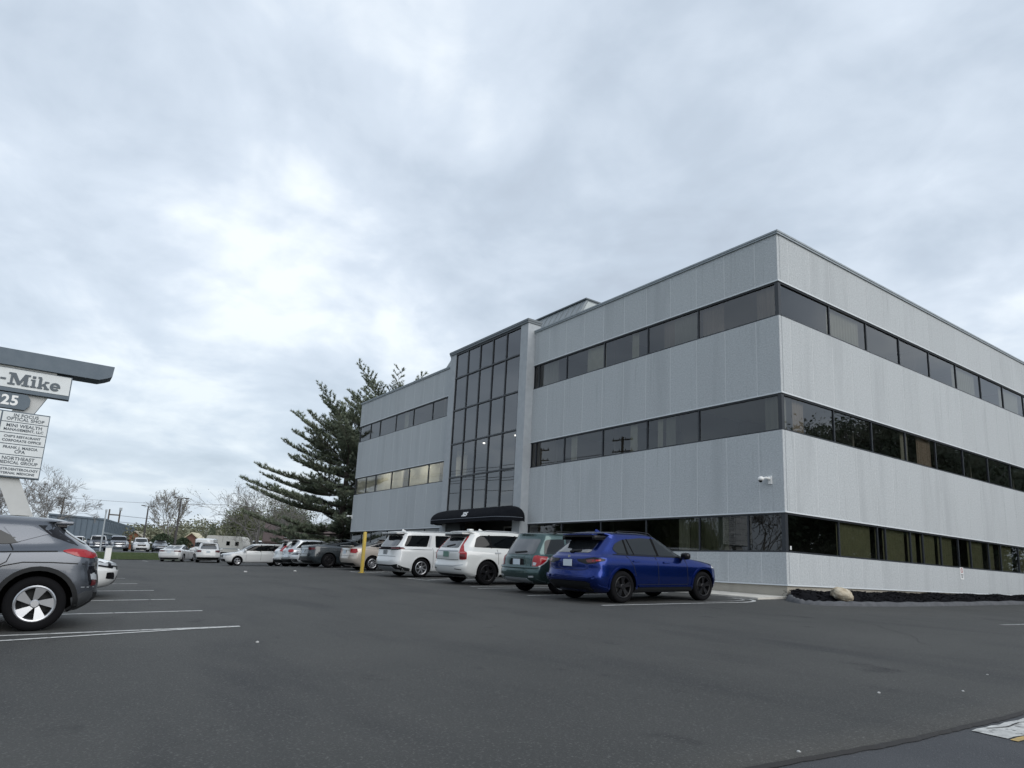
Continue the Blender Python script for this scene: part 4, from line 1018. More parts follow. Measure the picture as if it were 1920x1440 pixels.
c.patch('bumper_trim', [(-.62, .30), (.62, .30), (.5, .42), (-.5, .42)], 'rear', M_SILV, off=.008, r=.03)
c.line('rear_wiper', [(-.34, 1.115), (.16, 1.085)], 'rear', .03, M_BLACK, off=.03); c.line('tailgate_bar', [(-.3, .985), (.3, .985)], 'rear', .04, P_GREEN, off=.02); c.emblem(.985, r=.035)
sill_seams(c, (-1.08, -.17, .80), .36, 1.06, -.02); handles(c, ((-.95, .90), (-.02, .88)), P_GREEN)
arches(c, P_GREEN, .09, off=.02); c.rails(-1.45, .25, .60, M_BLACK, .07)
c.patch('sill_trim', [(-.95, .27), (.9, .27), (.9, .34), (-.95, .34)], 'side', M_BLACK, off=.012)
c.patch('headlight', [(1.75, .80), (2.12, .78), (2.16, .90), (1.75, .93)], 'side', M_LENS); c.wheels(.225, M_ALLOY, 5, True, .215, blade=.06); c.mirror(.62, 1.10, P_GREEN); c.place(-3.70, -4.76, 90)

# ------------------------------------------------------------------ white SUV with tall red lamps
P_WH = mat('car_paint_pearl_white', (0.60, 0.61, 0.60), 0.22, coat=1.0)
L, H = 4.95, 1.75; h = L / 2
c = Car('parked_suv', suv_levels(L, 1.98, H, 0.24, [(.2, .26), (.38, .07), (.52, 0), (.70, .03), (.74, .06), (.95, .05), (1.10, .08), (1.20, .16), (1.45, .38), (1.6, .52), (1.8, .6)], nose=.96, hood=1.1, cowl=(1.08, 1.15), wtop=(0.3, None), belt=(1.19, 1.12), shoulder=(1.06, .97), spoil=.40, tumble=.715, ar=.42),
        P_WH, (-1.425, 1.56), 0.385, label='white SUV with tall red L shaped tail lamps and dark star wheels', group=GB)
glazing(c, [[(-1.90, 1.20), (-1.76, 1.50), (-1.60, 1.575), (-.6, 1.60), (.1, 1.575), (.55, 1.42), (.95, 1.17), (-.6, 1.18)]],
        [(-.66, 1.18), (.66, 1.18), (.56, 1.62), (-.56, 1.62)], [(-.58, 1.17), (.58, 1.17), (.50, 1.50), (-.50, 1.50)], M_CGLASS, pillars=((-1.22, 1.18, -1.26, 1.6, .05), (-.15, 1.18, -.22, 1.6, .07)))
c.patch('rear_window', [(-.57, 1.18), (.57, 1.18), (.49, 1.49), (-.49, 1.49)], 'rear', M_CGLASSR, off=.012, r=.06)
c.box('spoiler', -h + .30, -h + .72, -.58, .58, H - .20, H - .135, M_GBLACK, .022); c.box('spoiler_lip', -h + .28, -h + .62, -.57, .57, H - .135, H - .09, P_WH, .015)
for sg in (1, -1):
    c.patch('tail_light', [(sg * .545, 1.55), (sg * .60, 1.55), (sg * .68, 1.26), (sg * .75, 1.10), (sg * .90, 1.05), (sg * .92, .80), (sg * .755, .80), (sg * .745, 1.0), (sg * .63, 1.22)], 'rear', M_RED, r=.02)
    c.patch('tail_light_base', [(sg * .765, .82), (sg * .91, .82), (sg * .91, .97), (sg * .76, .96)], 'rear', M_REDD, off=.008)
    c.line('tail_light_bar', [(sg * .70, 1.02), (sg * .93, 1.035)], 'rear', .022, mat('lamp_pink', (.62, .22, .22), .2), off=.011)
    c.line('bumper_slot', [(sg * .58, .50), (sg * .86, .48)], 'rear', .022, M_BLACK, off=.006)
c.patch('tail_light', [(-2.44, .80), (-2.22, .81), (-2.20, 1.02), (-2.26, 1.07), (-2.44, 1.06)], 'side', M_RED, r=.02); c.patch('tail_light_base', [(-2.44, .82), (-2.23, .83), (-2.23, .97), (-2.44, .97)], 'side', M_REDD, off=.008)
c.line('tailgate_bar', [(-.66, 1.065), (.66, 1.065)], 'rear', .03, M_SILV, off=.01); c.plate(.96, M_PLATEG, h=.17, w=.34)
c.line('tailgate_seam', [(-.70, .80), (-.66, .79), (.66, .79), (.70, .80)], 'rear', .014, M_BLACK); c.line('bumper_crease', [(-.90, .64), (-.5, .585), (.5, .585), (.90, .64)], 'rear', .02, M_SILV, off=.006)
c.patch('bumper_trim', [(-.8, .26), (.8, .26), (.84, .34), (-.84, .34)], 'rear', M_BLACK, off=.006)
c.line('rear_wiper', [(-.30, 1.26), (.12, 1.20)], 'rear', .03, M_BLACK, off=.03)
sill_seams(c, (-1.0, -.15, .98), .40, 1.14, -.02); handles(c, ((-1.02, 1.02), (.08, 1.0)), M_SILV, .22); arches(c, P_WH, .05, off=.014)
c.patch('sill_trim', [(-.95, .25), (1.1, .25), (1.1, .34), (-.95, .34)], 'side', M_BLACK, off=.012)
c.patch('headlight', [(1.95, .82), (2.30, .80), (2.36, .93), (2.0, .97)], 'side', M_LENS)
me_f = c.fin(-1.1, P_WH); c.box('satellite_dome', -1.62, -1.44, -.09, .09, H - .02, H + .055, P_WH, .035); c.rails(-1.45, .15, .62, M_SILV, .03)
c.wheels(.265, M_ALLOYD, 5, True, .26, blade=.05, mat2=M_BLACK)
c.mirror(.78, 1.2, P_WH); c.place(-8.02, -4.30, 90)

# ------------------------------------------------------------------ white minivan
P_WH2 = mat('car_paint_white', (0.64, 0.65, 0.65), 0.22, coat=1.0)
L, H = 5.15, 1.76; h = L / 2
c = Car('parked_minivan', suv_levels(L, 1.98, H, 0.20, [(.2, .22), (.38, .05), (.55, 0), (.72, .03), (.78, .07), (1.05, .07), (1.16, .12), (1.40, .30), (1.56, .42), (1.8, .5)], nose=.92, hood=1.06, cowl=(1.30, 1.12), wtop=(0.55, None), belt=(1.18, 1.12), shoulder=(1.08, .95), spoil=.30, tumble=.76, ar=.36),
        P_WH2, (-1.445, 1.645), 0.36, label='white minivan with a thin dark light bar parked behind the yellow post', group=GB, cat='minivan')
glazing(c, [[(-2.16, 1.16), (-2.05, 1.38), (-1.96, 1.575), (-1.02, 1.60), (-1.18, 1.16)], [(-.80, 1.14), (-.78, 1.60), (.35, 1.60), (.80, 1.44), (1.22, 1.16), (.9, 1.13)]],
        [(-.70, 1.16), (.70, 1.16), (.60, 1.62), (-.60, 1.62)], [(-.74, 1.17), (.74, 1.17), (.68, 1.54), (-.68, 1.54)], M_CGLASS, pillars=((.22, 1.14, .18, 1.6, .07),))
c.patch('rear_window', [(-.72, 1.18), (.72, 1.18), (.66, 1.50), (-.66, 1.50)], 'rear', M_CGLASSR, off=.012, r=.06)
c.line('pillar_trim', [(-1.10, 1.17), (-.98, 1.60)], 'side', .09, M_ALLOY, off=.006)
c.box('spoiler', -h + .22, -h + .52, -.66, .66, H - .185, H - .125, M_GBLACK, .02); c.box('spoiler_lip', -h + .18, -h + .50, -.65, .65, H - .125, H - .085, P_WH2, .014)
c.patch('light_bar', [(-.93, 1.045), (-.89, 1.135), (.89, 1.135), (.93, 1.045), (.84, 1.025), (-.84, 1.025)], 'rear', M_PILLAR, off=.010)
for sg in (1, -1): c.patch('tail_light', [(sg * .45, 1.06), (sg * .90, 1.06), (sg * .88, 1.10), (sg * .45, 1.10)], 'rear', M_REDD, off=.020)
c.patch('tail_light', [(-2.56, 1.05), (-2.14, 1.055), (-2.22, 1.12), (-2.56, 1.13)], 'side', M_REDD); c.line('waist_line', [(-2.15, 1.055), (-1.3, 1.045)], 'side', .016, M_SILV)
c.plate(.93, mat('dark_plate', (.20, .22, .23), .5), w=.32, h=.16); c.patch('number_recess', [(-.42, .80), (.42, .80), (.36, 1.02), (-.36, 1.02)], 'rear', P_WH2, off=.003)
c.line('tailgate_seam', [(-.80, .78), (.80, .78)], 'rear', .012, M_BLACK)
c.patch('bumper_trim', [(-.92, .50), (-.60, .46), (.60, .46), (.92, .50), (.86, .30), (-.86, .30)], 'rear', M_BLACK, off=.006)
c.patch('skid_plate', [(-.62, .40), (.62, .40), (.72, .27), (.55, .25), (-.55, .25), (-.72, .27)], 'rear', M_SILV, off=.018, r=.03)
c.patch('bumper_trim', [(-2.40, .25), (-1.92, .25), (-1.92, .34), (-2.20, .40), (-2.40, .47)], 'side', M_BLACK, off=.008)
sill_seams(c, (-.95, .22, 1.22), .36, 1.12, .0); handles(c, ((-.78, .98), (.40, .96)), P_WH2, .22); arches(c, P_WH2, .045, off=.014)
c.line('sliding_rail', [(-2.0, 1.06), (-1.0, 1.05)], 'side', .014, M_BLACK); c.fin(-1.75, P_WH2); c.rails(-1.5, .3, .68, M_SILV, .035)
c.patch('headlight', [(2.0, .80), (2.36, .78), (2.42, .90), (2.02, .93)], 'side', M_LENS); c.wheels(.245, M_ALLOY, 7, False, .235, blade=.06, swirl=.15); c.mirror(1.05, 1.17, P_WH2); c.place(-12.87, -4.12, 90)

# ------------------------------------------------------------------ sedans
def sedan(name, L, Wd, H, pm, wb, ro, R, rimR, label, group, rim=M_ALLOY, deckx=.55, rtop=1.75, deck=1.05, cowl=(.85, .98), wtop=.1, lampw=.42, lampz=(.80, .98), lamp=M_RED, nose=.78, hood=.93, gm=None, spokes=10, twin=False, plate=M_PLATE, dark_low=False, belt=(1.02, .95), tail=None, tumble=.66, plz=.82):
    tail = tail or [(.15, .24), (.35, .05), (.52, 0), (.72, .03), (.85, .06), (deck - .05, .07), (deck, .11), (1.3, .5)]
    c = Car(name, sedan_levels(L, Wd, H, .17, tail, deck, deckx, nose, hood, cowl, wtop, rtop, belt, tumble), pm, (-L / 2 + ro, -L / 2 + ro + wb), R, label=label, group=group)
    h = L / 2; w = Wd / 2; zt = H - .10
    rb, rt = -h + deckx, -h + rtop
    glazing(c, [[(rb + .30, deck + .035), (lerp(rb, rt, .62) + .06, lerp(deck, zt, .62)), (rt + .02, zt - .055), (lerp(rt, wtop, .5), zt - .005), (wtop + .0, zt - .035), (lerp(wtop, cowl[0], .6), lerp(zt, cowl[1], .58)), (cowl[0] - .10, cowl[1] + .045), (0, belt[1] + .055)]],
            [(-w * .72, cowl[1] + .04), (w * .72, cowl[1] + .04), (w * .56, zt - .03), (-w * .56, zt - .03)], [(-w * .70, deck + .05), (w * .70, deck + .05), (w * .54, zt - .06), (-w * .54, zt - .06)], gm, pillars=((-.10, belt[1] + .05, -.2, zt - .02, .07), (rb + .62, deck + .03, rb + .66, lerp(deck, zt, .7), .03)))
    for sg in (1, -1):
        c.patch('tail_light', [(sg * (w - lampw), lampz[0] + .02), (sg * (w - .04), lampz[0]), (sg * (w - .04), lampz[1]), (sg * (w - lampw), lampz[1] - .01)], 'rear', lamp, r=.03)
        c.patch('headlight', [(sg * (w - .48), nose - .10), (sg * (w - .08), nose - .06), (sg * (w - .10), nose + .015), (sg * (w - .48), nose - .015)], 'front', M_GBLACK, r=.02)
        c.patch('headlight_lens', [(sg * (w - .40), nose - .07), (sg * (w - .18), nose - .05), (sg * (w - .20), nose - .02), (sg * (w - .40), nose - .035)], 'front', M_LENS, off=.012)
    c.patch('tail_light', [(-h + .05, lampz[0]), (-h + .34, lampz[0] + .05), (-h + .30, lampz[1] - .01), (-h + .05, lampz[1])], 'side', lamp, r=.02)
    c.patch('headlight', [(h - .66, nose - .02), (h - .16, nose - .11), (h - .14, nose - .01), (h - .58, nose + .05)], 'side', M_GBLACK, r=.02); c.patch('headlight_lens', [(h - .50, nose - .02), (h - .26, nose - .06), (h - .26, nose - .02), (h - .48, nose + .02)], 'side', M_LENS, off=.012)
    c.patch('grille', [(-.58, nose - .14), (.58, nose - .14), (.56, nose - .01), (-.56, nose - .01)], 'front', M_GBLACK, r=.02)
    c.patch('lower_grille', [(-.55, .26), (.55, .26), (.5, .42), (-.5, .42)], 'front', M_GBLACK, r=.04)
    for sg in (1, -1): c.patch('fog_lamp_recess', [(sg * .60, .36), (sg * .80, .38), (sg * .82, .50), (sg * .70, .50)], 'front', M_GBLACK, r=.02)
    c.plate(plz, plate); c.line('bumper_seam', [(-w + .1, .66), (w - .1, .66)], 'rear', .012, M_BLACK); c.line('boot_seam', [(-w + .2, deck - .16), (w - .2, deck - .16)], 'rear', .010, M_BLACK)
    c.patch('bumper_trim', [(-w + .2, .22), (w - .2, .22), (w - .16, .34), (-w + .16, .34)], 'rear', M_BLACK, off=.006)
    sill_seams(c, (-.12, .80), .32, belt[1] + .02, -.03); c.line('door_seam', [(-.95, .45), (-1.0, .75), (-1.12, deck)], 'side', .012, M_BLACK)
    handles(c, ((-.85, .80), (.12, .78)), pm); c.wheels(rimR, rim, spokes, twin, .21, blade=.05); c.mirror(cowl[0] - .25, cowl[1] + .06, pm)
    return c
P_BEIGE = mat('car_paint_beige', (0.47, 0.42, 0.37), 0.28, metal=0.3, coat=1.0)
c = sedan('parked_sedan', 4.82, 1.82, 1.46, P_BEIGE, 2.775, 1.06, .325, .215, 'beige sedan with round cornered red tail lamps, partly behind the yellow post', GB, lampw=.36, lampz=(.78, .99), deck=1.07, deckx=.62, rtop=1.85)
c.box('boot_spoiler', -2.36, -2.18, -.62, .62, 1.09, 1.12, P_BEIGE, .01); c.line('plate_bar', [(-.35, .96), (.35, .96)], 'rear', .04, M_CHROME, off=.01)
c.place(-19.25, -3.35, 90)
P_DARK = mat('car_paint_charcoal', (0.022, 0.030, 0.036), 0.22, metal=0.3, coat=1.0)
c = sedan('parked_sedan', 4.95, 1.94, 1.43, P_DARK, 2.96, 1.02, .345, .24, 'charcoal fastback sedan with dark wheels beside the beige sedan', GB, rim=M_ALLOYD, lamp=M_REDD, deckx=.34, rtop=2.15, deck=1.10, belt=(1.05, .97), plz=.78, lampz=(.86, .98), gm=M_CGLASS2)
c.line('rear_chrome', [(-.6, .93), (.6, .93)], 'rear', .03, M_CHROME, off=.008); c.place(-22.75, -4.05, 90)
c = sedan('parked_sedan', 4.60, 1.80, 1.43, P_WH2, 2.70, 1.0, .32, .21, 'white sedan backed in between the charcoal fastback and the silver SUV', GB); c.place(-26.6, -3.45, -90)
c = sedan('parked_sedan', 4.63, 1.80, 1.41, P_WH2, 2.70, 1.0, .32, .215, 'white sedan backed into the left row, its nose showing past the grey hatchback', GL, nose=.68, hood=.85, cowl=(.85, .94)); c.place(-4.85, -18.72, 90)
c = sedan('parked_sedan', 4.87, 1.85, 1.47, P_WH2, 2.85, 1.08, .33, .22, 'white sedan seen from behind at the grass strip, leftmost of the far row', GF, lamp=M_REDD, lampw=.55, lampz=(.84, .96)); c.line('chrome_strip', [(-.4, .97), (.4, .97)], 'rear', .04, M_CHROME, off=.008); c.place(-55.6, -6.6, 153)
P_BLK = mat('car_paint_black', (0.012, 0.013, 0.015), 0.2, coat=1.0)
c = sedan('parked_sedan', 4.70, 1.82, 1.46, P_BLK, 2.75, 1.05, .33, .22, 'black sedan farther down the left row behind the white sedan nose', GL); c.place(-21.0, -18.3, -90)

# ------------------------------------------------------------------ generic SUVs further away
def plain_suv(name, L, Wd, H, pm, wb, ro, R, rimR, label, group, tail, belt=(1.10, 1.04), cowl=(.95, 1.05), wtop=.1, tumble=.70, lamp=M_RED, lampz=(.86, 1.05), lampw=.40, nose=.90, hood=1.0, spoil=.42, gm=None, clad=True, rim=M_ALLOY, cat='car', plz=.9, rear_dark=True):
    c = Car(name, suv_levels(L, Wd, H, .22, tail, nose=nose, hood=hood, cowl=cowl, wtop=(wtop, None), belt=belt, spoil=spoil, tumble=tumble), pm, (-L / 2 + ro, -L / 2 + ro + wb), R, label=label, group=group, cat=cat)
    h = L / 2; w = Wd / 2; zt = H - .11
    xr = -h + pw(tail, belt[0]) ; xt = -h + pw(tail, zt)
    glazing(c, [[(xr + .32, belt[0] + .02), (xt + .34, zt - .05), (lerp(xt, wtop, .5), zt - .015), (wtop + .05, zt - .05), (lerp(wtop, cowl[0], .6), lerp(zt, cowl[1], .55)), (cowl[0] - .06, cowl[1] + .05), (0, lerp(belt[0], belt[1], .6) + .02)]],
            [(-w * .72, cowl[1] + .05), (w * .72, cowl[1] + .05), (w * .60, zt - .02), (-w * .60, zt - .02)], [(-w * .68, belt[0] + .04), (w * .68, belt[0] + .04), (w * .60, zt - .12), (-w * .60, zt - .12)], gm, pillars=((-.15, belt[1], -.22, zt, .07), (-1.05, belt[1], -1.12, zt, .05)))
    for sg in (1, -1):
        c.patch('tail_light', [(sg * (w - lampw), lampz[0] + .03), (sg * (w - .04), lampz[0]), (sg * (w - .04), lampz[1]), (sg * (w - lampw), lampz[1] - .02)], 'rear', lamp, r=.02)
        c.patch('headlight', [(sg * (w - .46), nose - .12), (sg * (w - .07), nose - .09), (sg * (w - .08), nose + .0), (sg * (w - .46), nose - .03)], 'front', M_LENS, r=.02)
    c.patch('tail_light', [(-h + .04, lampz[0]), (-h + .32, lampz[0] + .05), (-h + .28, lampz[1]), (-h + .04, lampz[1])], 'side', lamp, r=.02)
    c.patch('headlight', [(h - .55, nose - .05), (h - .16, nose - .12), (h - .16, nose - .02), (h - .5, nose + .02)], 'side', M_LENS, r=.02)
    c.patch('grille', [(-.42, nose - .24), (.42, nose - .24), (.46, nose - .03), (-.46, nose - .03)], 'front', M_GBLACK, r=.03)
    c.patch('lower_grille', [(-.55, .28), (.55, .28), (.6, .46), (-.6, .46)], 'front', M_GBLACK, r=.04)
    c.patch('bumper_trim', [(-w + .1, .27), (w - .1, .27), (w - .06, .46), (-w + .06, .46)], 'rear', M_BLACK, off=.006)
    c.plate(plz, M_PLATE)
    if clad: arches(c, M_BLACK, .06, off=.012); c.patch('sill_trim', [(-.95, .25), (.95, .25), (.95, .36), (-.95, .36)], 'side', M_BLACK, off=.012)
    c.box('spoiler', -h + spoil - .14, -h + spoil + .25, -w * .55, w * .55, H - .13, H - .085, M_GBLACK, .015)
    sill_seams(c, (-.15, .85), .38, belt[1], -.03); handles(c, ((-.9, .93), (.12, .92)), pm); c.wheels(rimR, rim, 5, True, .22, blade=.06); c.mirror(cowl[0] - .22, cowl[1] + .07, pm)
    return c
TL = [(.2, .22), (.4, .04), (.55, 0), (.74, .05), (.95, .06), (1.06, .1), (1.3, .36), (1.5, .56), (1.8, .65)]
P_SIL = mat('car_paint_silver', (0.42, 0.44, 0.46), 0.25, metal=0.5, coat=1.0)
plain_suv('parked_suv', 4.55, 1.86, 1.66, P_SIL, 2.68, .96, .36, .24, 'silver SUV with dark cladding beside the backed in white sedan', GB, TL, clad=False).place(-30.6, -2.75, 90)
plain_suv('parked_suv', 4.70, 1.86, 1.70, P_WH2, 2.75, 1.0, .36, .24, 'white SUV mostly hidden behind the silver SUV by the building end', GB, TL, lampz=(.95, 1.35)).place(-33.9, -2.2, 90)
# white hatch-wagon, nose to the left
c = plain_suv('parked_wagon', 4.62, 1.775, 1.55, P_WH2, 2.78, .93, .315, .205, 'white hatchback wagon in side view with its nose pointing left', GF, [(.2, .2), (.4, .04), (.55, 0), (.9, .05), (1.05, .1), (1.3, .4), (1.5, .6)], belt=(1.03, .97), cowl=(1.15, 1.0), wtop=.30, nose=.80, hood=.93, clad=False, gm=M_CGLASS, cat='car'); c.place(-39.3, -4.35, -90)
plain_suv('parked_suv', 4.70, 1.88, 1.68, P_WH2, 2.74, 1.0, .36, .23, 'white SUV seen from behind beside the white hatchback wagon', GF, [(.2, .2), (.4, .03), (.55, 0), (.9, .04), (1.05, .08), (1.3, .28), (1.5, .42), (1.8, .5)], lamp=M_REDD, clad=True, gm=M_CGLASS2, tumble=.74).place(-53.0, -4.6, 167)
# grey hatchback SUV, left foreground
P_GREY = mat('car_paint_grey', (0.088, 0.098, 0.116), 0.27, metal=0.7, coat=0.7)
L, H = 4.10, 1.47; h = L / 2
c = Car('parked_hatchback', suv_levels(L, 1.80, H, .20, [(.18, .2), (.36, .04), (.50, 0), (.66, .04), (.80, .05), (.92, .05), (1.02, .12), (1.08, .20), (1.24, .44), (1.35, .56), (1.6, .7)], nose=.86, hood=.96, cowl=(.86, 1.02), wtop=(.0, None), belt=(1.07, 1.0), shoulder=(.99, .88), spoil=.42, tumble=.70, ar=.40, roofz=.06),
        P_GREY, (-1.33, 1.27), .335, cut=.40, label='grey compact hatchback with two tone alloy wheel cut by the left picture edge', group=GL)
glazing(c, [[(-.98, 1.065), (-1.12, 1.10), (-.84, 1.25), (-.35, 1.33), (.05, 1.32), (.45, 1.20), (.78, 1.05), (.0, 1.05)]], [(-.62, 1.08), (.62, 1.08), (.54, 1.34), (-.54, 1.34)], [(-.58, 1.08), (.58, 1.08), (.50, 1.27), (-.50, 1.27)], M_CGLASS2, pillars=((-.12, 1.05, -.2, 1.33, .07), (-.84, 1.065, -.76, 1.27, .02)))
c.patch('quarter_trim', [(-1.06, 1.09), (-1.38, 1.20), (-1.20, 1.29), (-.90, 1.275)], 'side', P_GREY, off=.006)
c.patch('pillar_gloss', [(-1.42, 1.17), (-1.72, 1.06), (-1.66, 1.12), (-1.44, 1.31), (-1.26, 1.31)], 'side', M_GBLACK, off=.004)
c.box('spoiler', -h + .40, -h + .80, -.52, .52, H - .145, H - .095, P_GREY, .018); c.box('spoiler_brow', -h + .47, -h + .76, -.50, .50, H - .185, H - .145, M_GBLACK, .012)
c.patch('tail_light', [(-2.02, .985), (-1.66, 1.02), (-1.54, .99), (-1.72, .925), (-1.88, .90), (-2.02, .915)], 'side', M_RED, r=.03)
for sg in (1, -1):
    c.patch('tail_light', [(sg * .55, .96), (sg * .86, .99), (sg * .86, .91), (sg * .55, .92)], 'rear', M_RED, r=.02)
    c.patch('bumper_lamp', [(sg * .62, .58), (sg * .84, .60), (sg * .84, .76), (sg * .62, .74)], 'rear', M_GBLACK, r=.02); c.patch('reverse_lamp', [(sg * .70, .62), (sg * .82, .63), (sg * .82, .70), (sg * .70, .69)], 'rear', M_LENS, off=.01)
c.patch('bumper_lamp', [(-2.06, .60), (-1.89, .56), (-1.86, .80), (-2.06, .80)], 'side', M_GBLACK, r=.015); c.patch('reverse_lamp', [(-1.985, .65), (-1.91, .64), (-1.905, .71), (-1.985, .715)], 'side', M_LENS, off=.009, r=.01)
c.patch('lamp_reflector', [(-2.03, .57), (-1.91, .55), (-1.91, .62), (-2.03, .63)], 'side', M_REDD, off=.009)
c.plate(.80, M_PLATE); c.patch('bumper_trim', [(-.7, .24), (.7, .24), (.72, .46), (-.72, .46)], 'rear', M_BLACK, off=.006)
arches(c, M_BLACK, .055, r0=.398, off=.012, a0=-18, a1=200)
c.line('arch_crease', [(-.72, .62), (-.80, .72), (-.95, .80), (-1.15, .845), (-1.45, .845), (-1.88, .825)], 'side', .014, M_BLACK, off=.003)
c.line('waist_crease', [(-1.50, .985), (-.8, .965), (.4, .945)], 'side', .014, M_BLACK, off=.003)
c.line('door_seam', [(-.78, .72), (-.98, .85), (-1.03, 1.0), (-.98, 1.09)], 'side', .012, M_BLACK); sill_seams(c, (-.15, .80), .34, 1.02, -.03)
c.line('door_seam', [(-.66, .36), (-.70, .60), (-.84, .73)], 'side', .012, M_BLACK)
c.patch('handle_recess', [(-.86, .905), (-.56, .90), (-.60, .945), (-.84, .95)], 'side', M_BLACK, off=.003, r=.02); handles(c, ((-.71, .935), (.22, .915)), P_GREY, .21)
c.patch('sill_trim', [(-.86, .22), (.92, .22), (.92, .33), (-.86, .33)], 'side', M_BLACK, off=.012)
c.line('bumper_seam', [(-2.03, .53), (-1.80, .535)], 'side', .012, M_SILV, off=.004)
c.patch('bumper_cladding', [(-2.03, .24), (-1.74, .22), (-1.70, .40), (-1.84, .48), (-2.03, .50)], 'side', mat('dark_grey_plastic', (.035, .038, .042), .6), off=.006)
c.wheels(.225, M_ALLOY, 5, False, .215, blade=.088, swirl=.28, style='fan', mat2=M_BLACK); c.mirror(.62, 1.06, P_GREY)
c.patch('headlight', [(1.5, .80), (1.9, .78), (1.94, .86), (1.55, .88)], 'side', M_LENS)
c.place(.30, -19.22, -90)

# ------------------------------------------------------------------ vehicles beyond the grass, seen from the front
plain_suv('parked_suv', 4.55, 1.84, 1.68, P_WH2, 2.62, .95, .35, .23, 'white SUV facing us beyond the grass strip, right of the two pickups', GG, TL, gm=M_CGLASS2).place(-83.2, -6.15, -4)
plain_suv('parked_suv', 4.60, 1.86, 1.70, P_WH2, 2.66, .95, .35, .23, 'white SUV beyond the grass strip, farthest left, above the grey hatchback tail', GG, TL).place(-85.0, -12.7, -10)
c = sedan('parked_sedan', 4.6, 1.8, 1.44, mat('car_paint_slate', (.14, .16, .19), .25, metal=.4, coat=1), 2.7, 1.0, .32, .21, 'slate grey sedan beyond the grass strip, right of the white SUV', GG); c.place(-84.0, -3.9, -8)
def pickup(name, pm, label, rimm=M_ALLOY, frame=None):
    L, H = 5.6, 1.86; h = L / 2
    lv = suv_levels(L, 2.0, H, .34, [(.3, .1), (.5, 0), (1.0, .02), (1.12, .1)], nose=1.10, hood=1.18, cowl=(1.15, 1.22), wtop=(.55, None), belt=(1.20, 1.18), shoulder=(1.10, 1.10), spoil=2.3, tumble=.76)
    for k, L_ in enumerate(lv):
        if k >= 9: L_['xr'] = -.95 + .06 * (k - 9)
        if k == 8: L_['xr'] = -1.0
        if k == 7: L_['xr'] = -2.4
    c = Car(name, lv, pm, (-1.65, 1.85), .40, label=label, group=GG, cat='pickup')
    zt = H - .12
    glazing(c, [[(-.72, 1.25), (-.70, zt - .03), (.40, zt - .03), (.75, 1.5), (1.02, 1.25)]], [(-.76, 1.27), (.76, 1.27), (.66, zt - .01), (-.66, zt - .01)], [(-.7, 1.28), (.7, 1.28), (.62, zt - .04), (-.62, zt - .04)], M_CGLASS, pillars=((.0, 1.22, 0, zt, .07),))
    c.patch('grille', [(-.62, .74), (.62, .74), (.62, 1.06), (-.62, 1.06)], 'front', M_GBLACK, r=.04); c.line('grille_bar', [(-.6, .9), (.6, .9)], 'front', .05, M_CHROME, off=.01)
    for sg in (1, -1): c.patch('headlight', [(sg * .64, .84), (sg * .94, .84), (sg * .94, 1.06), (sg * .64, 1.06)], 'front', M_LENS, r=.03)
    c.line('bumper', [(-.95, .56), (.95, .56)], 'front', .18, M_CHROME, off=.02)
    if frame:
        c.line('windscreen_frame', [(-.78, 1.26), (-.68, zt), (.68, zt), (.78, 1.26)], 'front', .09, frame, off=.012)
    c.wheels(.26, rimm, 6, False, .27); c.mirror(.85, 1.32, M_BLACK); return c
P_NAVY = mat('car_paint_navy', (.035, .045, .075), .25, metal=.3, coat=1)
pickup('parked_pickup', P_NAVY, 'dark navy pickup with a pale windscreen frame beyond the grass strip', frame=P_WH2).place(-85.0, -10.5, -2)
pickup('parked_pickup', mat('car_paint_slate2', (.20, .22, .26), .25, metal=.4, coat=1), 'silver grey pickup beyond the grass strip, beside the navy pickup').place(-85.2, -8.35, -2)
# boxy white off-roader behind the far row
P_JEEP = P_WH2; L, H = 4.4, 2.08; h = L / 2
lv = suv_levels(L, 1.95, H, .36, [(.3, .08), (.5, 0), (1.2, .02), (1.5, .05), (1.8, .1)], nose=1.12, hood=1.17, cowl=(.72, 1.22), wtop=(.52, None), belt=(1.24, 1.22), shoulder=(1.14, 1.12), spoil=.12, tumble=.84, ar=.14, af=.3)
c = Car('parked_off_roader', lv, P_JEEP, (-1.35, 1.35), .42, label='boxy white off road vehicle facing us behind the white sedan and SUV', group=GF, cat='car')
glazing(c, [[(-1.9, 1.27), (-1.85, 1.70), (-.85, 1.70), (-.85, 1.27)], [(-.7, 1.27), (-.7, 1.70), (.45, 1.70), (.6, 1.27)]], [(-.74, 1.27), (.74, 1.27), (.70, 1.70), (-.70, 1.70)], [(-.6, 1.3), (.6, 1.3), (.58, 1.68), (-.58, 1.68)], M_CGLASS2)
for k in range(7): c.patch('grille_slot', [(-.33 + k * .095, .78), (-.28 + k * .095, .78), (-.28 + k * .095, 1.02), (-.33 + k * .095, 1.02)], 'front', M_GBLACK)
for sg in (1, -1):
    c.patch('headlight', [(sg * .42 + .1 * cos(a * pi / 6), .92 + .1 * sin(a * pi / 6)) for a in range(12)], 'front', M_LENS); c.box('fender_flare', .95, 1.78, .78, 1.0, .86, .93, M_BLACK, .02, mirror=False) if sg > 0 else c.box('fender_flare', .95, 1.78, -1.0, -.78, .86, .93, M_BLACK, .02)
c.box('front_bumper', h - .05, h + .16, -.8, .8, .48, .66, M_BLACK, .03); c.wheels(.25, M_ALLOYD, 5, False, .28); c.mirror(.55, 1.38, M_BLACK); c.place(-61.4, -3.3, -22)

